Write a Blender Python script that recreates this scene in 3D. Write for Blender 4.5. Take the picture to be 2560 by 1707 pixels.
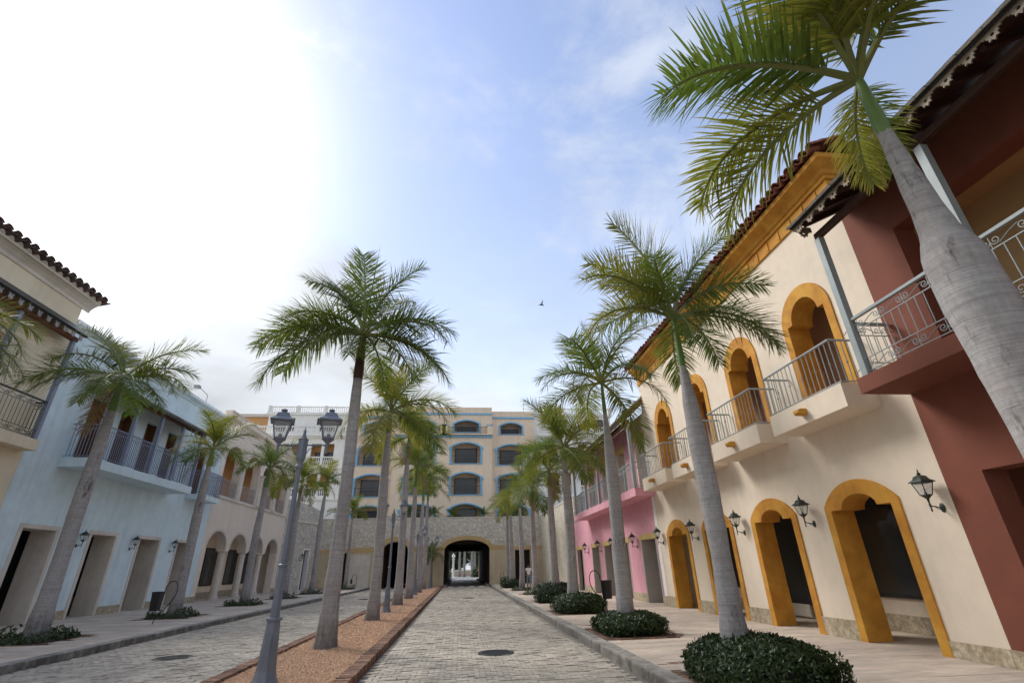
import bpy, math, random
import numpy as np
from mathutils import Vector, Matrix
from mathutils.geometry import tessellate_polygon
R = math.radians
rng = random.Random(7)
for _o in list(bpy.data.objects): bpy.data.objects.remove(_o)
S = bpy.context.scene
COL = S.collection

# ------------------------------------------------------------------ camera
pitch, yaw, roll = R(25.2), R(6.21), R(-1.4)
Fv = Vector((math.sin(yaw)*math.cos(pitch), math.cos(yaw)*math.cos(pitch), math.sin(pitch)))
Rv = Vector((math.cos(yaw), -math.sin(yaw), 0)); Uv = Rv.cross(Fv)
R2 = Rv*math.cos(roll)+Uv*math.sin(roll); U2 = Uv*math.cos(roll)-Rv*math.sin(roll)
cam = bpy.data.objects.new('camera', bpy.data.cameras.new('camera')); COL.objects.link(cam)
cam.matrix_world = Matrix(((R2.x,U2.x,-Fv.x,0),(R2.y,U2.y,-Fv.y,0),(R2.z,U2.z,-Fv.z,1.7),(0,0,0,1)))
cam.data.sensor_fit = 'HORIZONTAL'; cam.data.sensor_width = 36; cam.data.lens = 16.833
cam.data.clip_start = 0.05; cam.data.clip_end = 3000
S.camera = cam

# ------------------------------------------------------------------ sky and sun
SUN_AZ, SUN_EL = -50, 42
w = bpy.data.worlds.new('World'); S.world = w; w.use_nodes = True
nt = w.node_tree; nt.nodes.clear()
def N(tree, typ, **kw):
    n = tree.nodes.new(typ)
    for k, v in kw.items(): setattr(n, k, v)
    return n
def wmath(op, a, b=None, c=None, clamp=False):
    n = N(nt, 'ShaderNodeMath', operation=op, use_clamp=clamp)
    for i, x in enumerate((a, b, c)):
        if x is None: continue
        if isinstance(x, (int, float)): n.inputs[i].default_value = x
        else: nt.links.new(x, n.inputs[i])
    return n.outputs[0]
sky = N(nt, 'ShaderNodeTexSky', sky_type='NISHITA', sun_disc=False)
sky.sun_elevation = R(SUN_EL); sky.sun_rotation = R(SUN_AZ); sky.air_density = 1.0; sky.dust_density = 0.4; sky.ozone_density = 2.0
tc = N(nt, 'ShaderNodeTexCoord'); sep = N(nt, 'ShaderNodeSeparateXYZ'); nt.links.new(tc.outputs['Generated'], sep.inputs[0])
dx, dy, dz = sep.outputs
zc = wmath('MAXIMUM', dz, 0.0)
den = wmath('ADD', zc, 0.16)
comb = N(nt, 'ShaderNodeCombineXYZ'); nt.links.new(wmath('DIVIDE', dx, den), comb.inputs[0]); nt.links.new(wmath('DIVIDE', dy, den), comb.inputs[1])
def noise(scale, detail, rough, off=0.0, dist=0.0):
    n = N(nt, 'ShaderNodeTexNoise'); n.inputs['Scale'].default_value = scale; n.inputs['Detail'].default_value = detail
    n.inputs['Roughness'].default_value = rough; n.inputs['Distortion'].default_value = dist
    m = N(nt, 'ShaderNodeVectorMath', operation='ADD'); nt.links.new(comb.outputs[0], m.inputs[0]); m.inputs[1].default_value = (off, off*.7, off*.3)
    nt.links.new(m.outputs[0], n.inputs['Vector']); return n.outputs[0]
def ramp(x, lo, hi):
    n = N(nt, 'ShaderNodeMapRange', interpolation_type='SMOOTHSTEP'); nt.links.new(x, n.inputs[0])
    n.inputs[1].default_value = lo; n.inputs[2].default_value = hi; return n.outputs[0]
dot = N(nt, 'ShaderNodeVectorMath', operation='DOT_PRODUCT'); nt.links.new(tc.outputs['Generated'], dot.inputs[0]); dot.inputs[1].default_value = (-.931,-.272,-.244)
n1 = noise(1.1, 9, .58, 3.1); n2 = noise(2.6, 10, .62, 7.7, .3); n3 = noise(.8, 6, .5, 12.4)
# the big cloud bank on the left of the street, and broken cloud low ahead
lowb = wmath('MULTIPLY', wmath('SUBTRACT', 1.0, ramp(dz, .30, .62)), .52)
q = wmath('ADD', wmath('ADD', dot.outputs['Value'], wmath('MULTIPLY', wmath('SUBTRACT', n1, .5), .95)), lowb)
bank = ramp(q, -.11, .21)
wisp = wmath('ADD', .05, wmath('MULTIPLY', ramp(n2, .42, .70), .55))
haze = wmath('MULTIPLY', wmath('POWER', wmath('SUBTRACT', 1.0, zc), 1.7), 1.15)
cover = wmath('MAXIMUM', wmath('MAXIMUM', bank, wisp), haze, clamp=True)
# cloud brightness: brighter towards the veiled sun, greyer where thick
sd = Vector((math.sin(R(SUN_AZ))*math.cos(R(SUN_EL)), math.cos(R(SUN_AZ))*math.cos(R(SUN_EL)), math.sin(R(SUN_EL))))
dsun = N(nt, 'ShaderNodeVectorMath', operation='DOT_PRODUCT'); nt.links.new(tc.outputs['Generated'], dsun.inputs[0]); dsun.inputs[1].default_value = sd
glow = wmath('POWER', wmath('MAXIMUM', dsun.outputs['Value'], 0.0), 30.0)
cb = wmath('ADD', wmath('MULTIPLY', glow, 20.0), wmath('ADD', 3.3, wmath('ADD', wmath('MULTIPLY', wmath('SUBTRACT', n3, .5), 4.5), wmath('MULTIPLY', wmath('SUBTRACT', n2, .5), 1.6))))
cc = N(nt, 'ShaderNodeCombineXYZ')
for i, k in enumerate((.95, 1.0, 1.07)): nt.links.new(wmath('MULTIPLY', cb, k), cc.inputs[i])
mix = N(nt, 'ShaderNodeMix', data_type='RGBA'); nt.links.new(cover, mix.inputs[0]); 
gain = N(nt, 'ShaderNodeVectorMath', operation='MULTIPLY'); nt.links.new(sky.outputs[0], gain.inputs[0]); gain.inputs[1].default_value = (1.40,1.20,1.12)
nt.links.new(gain.outputs[0], mix.inputs[6]); nt.links.new(cc.outputs[0], mix.inputs[7])
bg = N(nt, 'ShaderNodeBackground'); bg.inputs[1].default_value = .136; nt.links.new(mix.outputs[2], bg.inputs[0])
wo = N(nt, 'ShaderNodeOutputWorld'); nt.links.new(bg.outputs[0], wo.inputs[0])
sun = bpy.data.objects.new('sun', bpy.data.lights.new('sun', 'SUN')); COL.objects.link(sun)
sun.data.energy = 1.4; sun.data.angle = R(20); sun.data.color = (1, .95, .88)
sun.rotation_euler = (-sd).to_track_quat('-Z', 'Y').to_euler()
S.view_settings.view_transform = 'Standard'; S.view_settings.look = 'None'; S.view_settings.gamma = 1
S.view_settings.exposure = 0.84; S.view_settings.use_curve_mapping = False

# ------------------------------------------------------------------ materials
MATS = {}
def mat(name, col, rough=.8, var=.12, scale=3., col2=None, bump=0., bscale=40., spec=.3, big=.12, coords='pos', metal=0., stretch=None, trans=0., island=0., streak=0., grime=0.):
    """generic painted/mineral surface: two noise scales, optional island variation, streaks and bump"""
    if name in MATS: return MATS[name]
    m = bpy.data.materials.new(name); m.use_nodes = True; t = m.node_tree; t.nodes.clear(); L = t.links.new
    out = N(t, 'ShaderNodeOutputMaterial'); b = N(t, 'ShaderNodeBsdfPrincipled')
    b.inputs['Roughness'].default_value = rough; b.inputs['Specular IOR Level'].default_value = spec; b.inputs['Metallic'].default_value = metal
    if coords == 'pos':
        g = N(t, 'ShaderNodeNewGeometry'); vec = g.outputs['Position']
    else:
        g = N(t, 'ShaderNodeTexCoord'); vec = g.outputs['Object']
        oi = N(t, 'ShaderNodeObjectInfo'); ad = N(t, 'ShaderNodeVectorMath', operation='MULTIPLY_ADD')
        L(oi.outputs['Random'], ad.inputs[0]); ad.inputs[1].default_value = (37, 17, 0); L(vec, ad.inputs[2]); vec = ad.outputs[0]
    if stretch:
        mp = N(t, 'ShaderNodeMapping'); mp.inputs['Scale'].default_value = stretch; L(vec, mp.inputs['Vector']); vec = mp.outputs[0]
    def nz(sc, det=6, rg=.6):
        n = N(t, 'ShaderNodeTexNoise'); n.inputs['Scale'].default_value = sc; n.inputs['Detail'].default_value = det; n.inputs['Roughness'].default_value = rg
        L(vec, n.inputs['Vector']); return n.outputs[0]
    def mr(x, a, bb, lo, hi):
        n = N(t, 'ShaderNodeMapRange'); L(x, n.inputs[0])
        for i, v in enumerate((a, bb, lo, hi)): n.inputs[i+1].default_value = v
        return n.outputs[0]
    def mul(x, y):
        n = N(t, 'ShaderNodeMath', operation='MULTIPLY'); L(x, n.inputs[0])
        if isinstance(y, float): n.inputs[1].default_value = y
        else: L(y, n.inputs[1])
        return n.outputs[0]
    f1 = nz(scale); f2 = nz(scale*.12+.08, 4)
    v = mul(mr(f1, .3, .7, 1-var, 1+var), mr(f2, .3, .7, 1-big, 1+big))
    if island:
        gi = N(t, 'ShaderNodeNewGeometry'); oi2 = N(t, 'ShaderNodeObjectInfo')
        a1 = N(t, 'ShaderNodeMath', operation='ADD'); L(gi.outputs['Random Per Island'], a1.inputs[0]); L(oi2.outputs['Random'], a1.inputs[1])
        fr = N(t, 'ShaderNodeMath', operation='FRACT'); L(a1.outputs[0], fr.inputs[0])
        v = mul(v, mr(fr.outputs[0], 0, 1, 1-island, 1+island))
    if streak:
        mp = N(t, 'ShaderNodeMapping'); mp.inputs['Scale'].default_value = (5, 5, .35); L(vec, mp.inputs['Vector'])
        n = N(t, 'ShaderNodeTexNoise'); n.inputs['Scale'].default_value = 1.0; n.inputs['Detail'].default_value = 5; L(mp.outputs[0], n.inputs['Vector'])
        v = mul(v, mr(n.outputs[0], .45, .75, 1.0, 1-streak))
    base = N(t, 'ShaderNodeMix', data_type='RGBA')
    base.inputs[6].default_value = (*col, 1); base.inputs[7].default_value = (*(col2 or col), 1)
    L(mr(nz(scale*.45+.05, 5), .38, .62, 0, 1), base.inputs[0])
    vm = N(t, 'ShaderNodeVectorMath', operation='SCALE'); L(base.outputs[2], vm.inputs[0]); L(v, vm.inputs['Scale'])
    colout = vm.outputs[0]
    if grime:
        gm = N(t, 'ShaderNodeMix', data_type='RGBA'); gm.inputs[7].default_value = (.05, .045, .04, 1); L(colout, gm.inputs[6])
        L(mr(mul(nz(scale*.7, 9, .72), nz(scale*2.3, 6, .7)), .30, .42, 0, grime), gm.inputs[0]); colout = gm.outputs[2]
    L(colout, b.inputs['Base Color'])
    if bump:
        bp = N(t, 'ShaderNodeBump'); bp.inputs['Strength'].default_value = bump; bp.inputs['Distance'].default_value = .02; L(nz(bscale, 5), bp.inputs['Height']); L(bp.outputs[0], b.inputs['Normal'])
    if trans:
        tr = N(t, 'ShaderNodeBsdfTranslucent'); L(colout, tr.inputs[0]); mx = N(t, 'ShaderNodeMixShader'); mx.inputs[0].default_value = trans
        L(b.outputs[0], mx.inputs[1]); L(tr.outputs[0], mx.inputs[2]); L(mx.outputs[0], out.inputs[0])
    else: L(b.outputs[0], out.inputs[0])
    m.diffuse_color = (*col, 1); MATS[name] = m; return m

def stone_mat(name, c1, c2, cell, edge=.06, joint=(.16,.14,.12)):
    """irregular rubble walling too far off to pick the stones apart"""
    m = bpy.data.materials.new(name); m.use_nodes = True; t = m.node_tree; t.nodes.clear(); L = t.links.new
    out = N(t, 'ShaderNodeOutputMaterial'); b = N(t, 'ShaderNodeBsdfPrincipled'); b.inputs['Roughness'].default_value = .9; b.inputs['Specular IOR Level'].default_value = .2
    g = N(t, 'ShaderNodeNewGeometry'); mp = N(t, 'ShaderNodeMapping'); mp.inputs['Scale'].default_value = (1, 1, 1.0)
    nn = N(t, 'ShaderNodeTexNoise'); nn.inputs['Scale'].default_value = 1.6; L(g.outputs['Position'], nn.inputs['Vector'])
    va = N(t, 'ShaderNodeVectorMath', operation='MULTIPLY_ADD'); L(nn.outputs[1], va.inputs[0]); va.inputs[1].default_value = (.35,.35,.35); L(g.outputs['Position'], va.inputs[2]); L(va.outputs[0], mp.inputs['Vector'])
    v1 = N(t, 'ShaderNodeTexVoronoi', feature='F1'); v2 = N(t, 'ShaderNodeTexVoronoi', feature='DISTANCE_TO_EDGE')
    for v in (v1, v2): v.inputs['Scale'].default_value = 1/cell; L(mp.outputs[0], v.inputs['Vector'])
    s3 = N(t, 'ShaderNodeSeparateColor'); L(v1.outputs['Color'], s3.inputs[0])
    mx = N(t, 'ShaderNodeMix', data_type='RGBA'); mx.inputs[6].default_value = (*c1, 1); mx.inputs[7].default_value = (*c2, 1); L(s3.outputs[0], mx.inputs[0])
    n2 = N(t, 'ShaderNodeTexNoise'); n2.inputs['Scale'].default_value = 9; n2.inputs['Detail'].default_value = 6; L(g.outputs['Position'], n2.inputs['Vector'])
    mr = N(t, 'ShaderNodeMapRange'); L(n2.outputs[0], mr.inputs[0]); mr.inputs[1].default_value = .3; mr.inputs[2].default_value = .7; mr.inputs[3].default_value = .75; mr.inputs[4].default_value = 1.2
    sc = N(t, 'ShaderNodeVectorMath', operation='SCALE'); L(mx.outputs[2], sc.inputs[0]); L(mr.outputs[0], sc.inputs['Scale'])
    er = N(t, 'ShaderNodeMapRange'); L(v2.outputs[0], er.inputs[0]); er.inputs[1].default_value = 0; er.inputs[2].default_value = edge
    jm = N(t, 'ShaderNodeMix', data_type='RGBA'); L(er.outputs[0], jm.inputs[0]); jm.inputs[6].default_value = (*joint, 1); L(sc.outputs[0], jm.inputs[7])
    L(jm.outputs[2], b.inputs['Base Color'])
    bp = N(t, 'ShaderNodeBump'); bp.inputs['Distance'].default_value = .06; bp.inputs['Strength'].default_value = .8; L(er.outputs[0], bp.inputs['Height']); L(bp.outputs[0], b.inputs['Normal'])
    L(b.outputs[0], out.inputs[0]); MATS[name] = m; return m

def trunk_mat(name, base, ring=9., dark=.5):
    """palm bark: pale grey, leaf-scar rings, vertical cracks, dark stains (object space, z up the trunk)"""
    m = bpy.data.materials.new(name); m.use_nodes = True; t = m.node_tree; t.nodes.clear(); L = t.links.new
    out = N(t, 'ShaderNodeOutputMaterial'); b = N(t, 'ShaderNodeBsdfPrincipled'); b.inputs['Roughness'].default_value = .85; b.inputs['Specular IOR Level'].default_value = .2
    tcn = N(t, 'ShaderNodeTexCoord'); oi = N(t, 'ShaderNodeObjectInfo')
    ad = N(t, 'ShaderNodeVectorMath', operation='MULTIPLY_ADD'); L(oi.outputs['Random'], ad.inputs[0]); ad.inputs[1].default_value = (31, 11, 7); L(tcn.outputs['Object'], ad.inputs[2])
    def nz(scl, stretch, det=6, rg=.6, feat=None):
        mp = N(t, 'ShaderNodeMapping'); mp.inputs['Scale'].default_value = stretch; L(ad.outputs[0], mp.inputs['Vector'])
        n = N(t, 'ShaderNodeTexNoise'); n.inputs['Scale'].default_value = scl; n.inputs['Detail'].default_value = det; n.inputs['Roughness'].default_value = rg; L(mp.outputs[0], n.inputs['Vector']); return n.outputs[0]
    def mr(x, a, bb, lo, hi):
        n = N(t, 'ShaderNodeMapRange'); L(x, n.inputs[0])
        for i, v in enumerate((a, bb, lo, hi)): n.inputs[i+1].default_value = v
        return n.outputs[0]
    rings = nz(1.0, (.5, .5, ring), 3, .7); fine = nz(1.0, (1.2, 1.2, 62), 2, .5); cracks = nz(1.0, (26, 26, 1.2), 4, .6); stain = nz(1.0, (4.5, 4.5, 2.1), 8, .68); blot = nz(1.0, (1.2, 1.2, .5), 4)
    def mul(x, y):
        n = N(t, 'ShaderNodeMath', operation='MULTIPLY'); L(x, n.inputs[0]); L(y, n.inputs[1]); return n.outputs[0]
    sb = N(t, 'ShaderNodeMath', operation='SUBTRACT'); L(nz(1.0, (.3, .3, ring*.36), 2, .5), sb.inputs[0]); sb.inputs[1].default_value = .5
    ab = N(t, 'ShaderNodeMath', operation='ABSOLUTE'); L(sb.outputs[0], ab.inputs[0]); ringline = mr(ab.outputs[0], 0, .016, .84, 1.0)
    v = mul(mul(mul(mr(rings, .35, .62, .93, 1.04), ringline), mr(fine, .32, .68, .88, 1.08)), mul(mr(cracks, .3, .7, .93, 1.06), mul(mr(blot, .3, .7, .88, 1.12), mr(nz(1.0, (17, 17, 13), 8, .72), .36, .64, .84, 1.08))))
    cm = N(t, 'ShaderNodeMix', data_type='RGBA'); cm.inputs[6].default_value = (*base, 1); cm.inputs[7].default_value = (base[0]*1.0, base[1]*.93, base[2]*.92, 1); L(mr(stain, .35, .6, 0, 1), cm.inputs[0])
    sc = N(t, 'ShaderNodeVectorMath', operation='SCALE'); L(cm.outputs[2], sc.inputs[0]); L(v, sc.inputs['Scale'])
    dk = N(t, 'ShaderNodeMix', data_type='RGBA'); L(mr(mul(nz(1.0, (7, 7, 2.2), 9, .75), nz(1.0, (3, 3, .8), 5, .7)), .30, .40, 0, dark*1.5), dk.inputs[0]); L(sc.outputs[0], dk.inputs[6]); dk.inputs[7].default_value = (.05, .042, .036, 1)
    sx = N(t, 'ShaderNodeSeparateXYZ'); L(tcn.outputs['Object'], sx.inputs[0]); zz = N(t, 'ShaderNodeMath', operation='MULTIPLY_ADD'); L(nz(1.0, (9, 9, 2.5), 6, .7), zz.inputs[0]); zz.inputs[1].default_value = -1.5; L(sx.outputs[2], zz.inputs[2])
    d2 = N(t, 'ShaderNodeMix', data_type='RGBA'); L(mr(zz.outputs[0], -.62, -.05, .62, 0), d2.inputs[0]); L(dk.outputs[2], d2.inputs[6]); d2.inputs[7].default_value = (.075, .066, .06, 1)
    L(d2.outputs[2], b.inputs['Base Color'])
    bp = N(t, 'ShaderNodeBump'); bp.inputs['Distance'].default_value = .02; bp.inputs['Strength'].default_value = .35; L(mul(ringline, mr(fine, .3, .7, .9, 1.1)), bp.inputs['Height']); L(bp.outputs[0], b.inputs['Normal'])
    L(b.outputs[0], out.inputs[0]); MATS[name] = m; return m

def leaf_mat(name, c1, c2, tip, trans=.35, rough=.45):
    m = bpy.data.materials.new(name); m.use_nodes = True; t = m.node_tree; t.nodes.clear(); L = t.links.new
    out = N(t, 'ShaderNodeOutputMaterial'); b = N(t, 'ShaderNodeBsdfPrincipled'); b.inputs['Roughness'].default_value = rough; b.inputs['Specular IOR Level'].default_value = .4
    g = N(t, 'ShaderNodeNewGeometry'); oi = N(t, 'ShaderNodeObjectInfo')
    mx = N(t, 'ShaderNodeMix', data_type='RGBA'); mx.inputs[6].default_value = (*c1, 1); mx.inputs[7].default_value = (*c2, 1)
    a = N(t, 'ShaderNodeMath', operation='ADD'); L(g.outputs['Random Per Island'], a.inputs[0]); L(oi.outputs['Random'], a.inputs[1])
    h = N(t, 'ShaderNodeMath', operation='MULTIPLY'); L(a.outputs[0], h.inputs[0]); h.inputs[1].default_value = .5; L(h.outputs[0], mx.inputs[0])
    at = N(t, 'ShaderNodeAttribute', attribute_name='tip'); m2 = N(t, 'ShaderNodeMix', data_type='RGBA'); L(mx.outputs[2], m2.inputs[6]); m2.inputs[7].default_value = (*tip, 1)
    pw = N(t, 'ShaderNodeMath', operation='MULTIPLY'); L(at.outputs['Fac'], pw.inputs[0]); L(oi.outputs['Random'], pw.inputs[1]); L(pw.outputs[0], m2.inputs[0])
    L(m2.outputs[2], b.inputs['Base Color'])
    tr = N(t, 'ShaderNodeBsdfTranslucent'); L(m2.outputs[2], tr.inputs[0]); ms = N(t, 'ShaderNodeMixShader'); ms.inputs[0].default_value = trans
    L(b.outputs[0], ms.inputs[1]); L(tr.outputs[0], ms.inputs[2]); L(ms.outputs[0], out.inputs[0]); MATS[name] = m; return m

def glass_mat(name, col=(.012,.014,.016), rough=.06, clear=0.):
    m = bpy.data.materials.new(name); m.use_nodes = True; t = m.node_tree; b = t.nodes['Principled BSDF']
    b.inputs['Base Color'].default_value = (*col, 1); b.inputs['Roughness'].default_value = rough; b.inputs['Specular IOR Level'].default_value = .5
    if clear:
        L = t.links.new; tr = N(t, 'ShaderNodeBsdfTransparent'); ms = N(t, 'ShaderNodeMixShader'); ms.inputs[0].default_value = clear
        L(b.outputs[0], ms.inputs[1]); L(tr.outputs[0], ms.inputs[2]); L(ms.outputs[0], t.nodes['Material Output'].inputs[0])
    MATS[name] = m; return m

CREAM = mat('cream_stucco', (.74,.63,.505), var=.04, scale=2.5, bump=.2, bscale=60, big=.06, streak=.05, grime=.05)
OCHRE = mat('ochre_limewash', (.58,.295,.045), (.8), col2=(.49,.21,.03), var=.16, scale=3, bump=.2, big=.12, streak=.12)
OCHRE2 = mat('pale_ochre', (.55,.40,.16), var=.08, scale=4, bump=.15, streak=.1)
REDW = mat('oxblood_stucco', (.20,.066,.041), var=.06, scale=2.5, bump=.25, bscale=60, big=.08)
TAN = mat('tan_interior', (.62,.43,.22), var=.04, scale=1.5, big=.06)
BROWNIN = mat('brown_interior', (.62,.42,.30), var=.05, scale=1.5, big=.06)
PINK = mat('pink_stucco', (.70,.345,.41), var=.06, scale=2.5, bump=.25, bscale=60, big=.09, streak=.1, grime=.08)
BLUEW = mat('pale_blue_stucco', (.66,.785,.82), var=.06, scale=2, bump=.25, bscale=60, big=.09, streak=.1, grime=.10)
YELW = mat('straw_yellow_stucco', (.74,.635,.46), var=.05, scale=2, bump=.25, bscale=60, big=.08, streak=.06)
BEIGE = mat('beige_stucco', (.79,.69,.58), var=.05, scale=2, bump=.25, bscale=60, big=.06, streak=.06)
PEACH = mat('peach_stucco', (.85,.69,.525), var=.05, scale=1.5, big=.06, streak=.09)
PEACH2 = mat('peach_orange', (.62,.34,.15), var=.05, scale=1.5, big=.06)
WHITEW = mat('white_stucco', (.86,.85,.81), var=.05, scale=1.5, big=.06, streak=.08)
CREAMT = mat('offwhite_trim', (.66,.60,.52), var=.07, scale=3, bump=.1, streak=.08)
BLUET = mat('sky_blue_trim', (.24,.49,.70), var=.06, scale=2, streak=.06)
GREYJ = mat('grey_jamb', (.40,.37,.34), var=.05, scale=2, big=.08)
GREYP = mat('grey_paint', (.30,.34,.345), rough=.5, var=.06, scale=6, streak=.08)
GREYB = mat('bluegrey_paint', (.24,.27,.34), rough=.5, var=.06, scale=6, streak=.08)
LAMPG = mat('lamp_post_paint', (.155,.18,.225), rough=.45, var=.10, scale=7, col2=(.17,.19,.225), bump=.06, streak=.12, spec=.4)
IRON = mat('black_iron', (.02,.021,.022), rough=.5, var=.2, scale=9, spec=.4)
VERD = mat('aged_bronze', (.035,.045,.04), rough=.55, var=.3, scale=22, col2=(.06,.075,.066), metal=.3)
WOODD = mat('dark_wood', (.055,.026,.018), var=.25, scale=5, stretch=(1,.15,1), bump=.2)
WOODB = mat('brown_wood', (.16,.072,.035), var=.2, scale=6, stretch=(1,.15,1), bump=.2)
WOODW = mat('weathered_wood', (.36,.29,.215), col2=(.21,.175,.14), var=.25, scale=9, stretch=(1,.2,1.5), bump=.4, grime=.3)
SHING = mat('weathered_shingle', (.16,.145,.125), col2=(.30,.27,.235), var=.4, scale=7, stretch=(1,.3,1), bump=.5, grime=.6)
TILE = mat('clay_tile', (.25,.085,.05), col2=(.17,.055,.037), var=.3, scale=7, bump=.3, island=.3, coords='obj', grime=.5)
TILEG = mat('dull_clay_tile', (.17,.105,.085), col2=(.10,.075,.065), var=.3, scale=7, bump=.3, island=.3, coords='obj', grime=.5)
CORAL = mat('coral_stone', (.48,.41,.30), col2=(.34,.27,.18), var=.3, scale=14, bump=.7, bscale=28, grime=.45)
PAVE = mat('grey_paver', (.48,.425,.345), col2=(.40,.355,.295), var=.15, scale=14, bump=.4, bscale=90, island=.09, big=.26, grime=.2)
BED = mat('joint_sand', (.20,.18,.15), var=.3, scale=20)
TRAV = mat('pinkish_travertine', (.60,.49,.39), col2=(.53,.45,.375), var=.14, scale=5, stretch=(.7,3.2,1), bump=.25, bscale=50, island=.09, big=.18, grime=.34)
KERB = mat('kerb_stone', (.40,.36,.305), col2=(.25,.235,.21), var=.22, scale=6, bump=.4, island=.07, big=.2, streak=.2, grime=.55)
KERBF = mat('stained_kerb_face', (.26,.24,.21), col2=(.15,.14,.125), var=.3, scale=7, bump=.5, big=.25, streak=.4, grime=.6)
BRICK = mat('weathered_brick', (.26,.135,.08), col2=(.165,.10,.07), var=.3, scale=16, bump=.5, bscale=60, island=.42, grime=.45)
GRAV = mat('orange_gravel', (.63,.39,.24), col2=(.53,.325,.205), var=.2, scale=30, island=.35, bump=.4, big=.12)
GRAVB = mat('gravel_bed', (.49,.29,.175), col2=(.37,.22,.135), var=.4, scale=60, bump=1, bscale=90)
SOIL = mat('planter_soil', (.075,.05,.034), var=.4, scale=20, bump=.6)
GROUND = mat('far_ground', (.27,.25,.21), var=.2, scale=1, big=.2)
RENDER = mat('sand_render', (.56,.46,.315), var=.1, scale=1.4, big=.12, streak=.2, bump=.2)
BAND = mat('ochre_band', (.55,.385,.19), var=.08, scale=2, streak=.1)
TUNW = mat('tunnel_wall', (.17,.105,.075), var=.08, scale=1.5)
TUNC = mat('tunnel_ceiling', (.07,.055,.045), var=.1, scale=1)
RUB = stone_mat('grey_rubble', (.70,.645,.56), (.59,.54,.46), .4, .035, (.33,.30,.255))
RUBP = stone_mat('pale_rubble', (.68,.62,.52), (.60,.54,.44), .42, .03, joint=(.46,.41,.34))
TRUNK = trunk_mat('palm_bark', (.36,.355,.35))
TRUNKD = trunk_mat('palm_bark_dark', (.17,.13,.10), 7, .6)
FROND = leaf_mat('palm_leaf', (.085,.145,.02), (.165,.215,.032), (.38,.29,.06), .5)
FRONDY = leaf_mat('palm_leaf_pale', (.18,.215,.028), (.27,.27,.04), (.42,.31,.07), .5)
DEADL = leaf_mat('dry_palm_leaf', (.20,.125,.055), (.30,.20,.09), (.32,.22,.11), .25, .7)
HEDGE = leaf_mat('hedge_leaf', (.016,.036,.010), (.055,.088,.022), (.07,.10,.03), trans=.15, rough=.35)
CORE = mat('hedge_core', (.008,.014,.005), var=.3, scale=10)
SHAFT = mat('green_crownshaft', (.105,.20,.055), col2=(.16,.225,.07), rough=.5, var=.15, scale=3, stretch=(6,6,.5), coords='obj')
SHAFTB = mat('brown_crownshaft', (.075,.032,.02), rough=.6, var=.3, scale=5, stretch=(6,6,.6), coords='obj')
RACH = mat('frond_rachis', (.17,.19,.06), rough=.5, var=.1, scale=4, coords='obj')
GLASS = glass_mat('dark_glass', (.045,.05,.05), .08); PANE = glass_mat('lantern_glass', (.6,.62,.62), .12, .84); GLASSB = glass_mat('blue_dark_glass', (.055,.062,.07), .08)
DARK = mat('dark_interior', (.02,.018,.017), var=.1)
SKIN = mat('skin', (.22,.11,.07), var=.03); TEE = mat('white_cotton', (.78,.77,.78), var=.03, bump=.1); JEAN = mat('faded_denim', (.19,.25,.31), var=.15, scale=20); SHOE = mat('red_shoe', (.36,.03,.03)); HAIR = mat('dark_hair', (.03,.012,.008))
REDP = mat('red_fabric', (.6,.03,.02)); WHITEP = mat('white_road_paint', (.72,.70,.66), var=.1, scale=9, grime=.3); BRN = mat('brown_road_paint', (.30,.15,.07), var=.15, scale=9)

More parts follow.
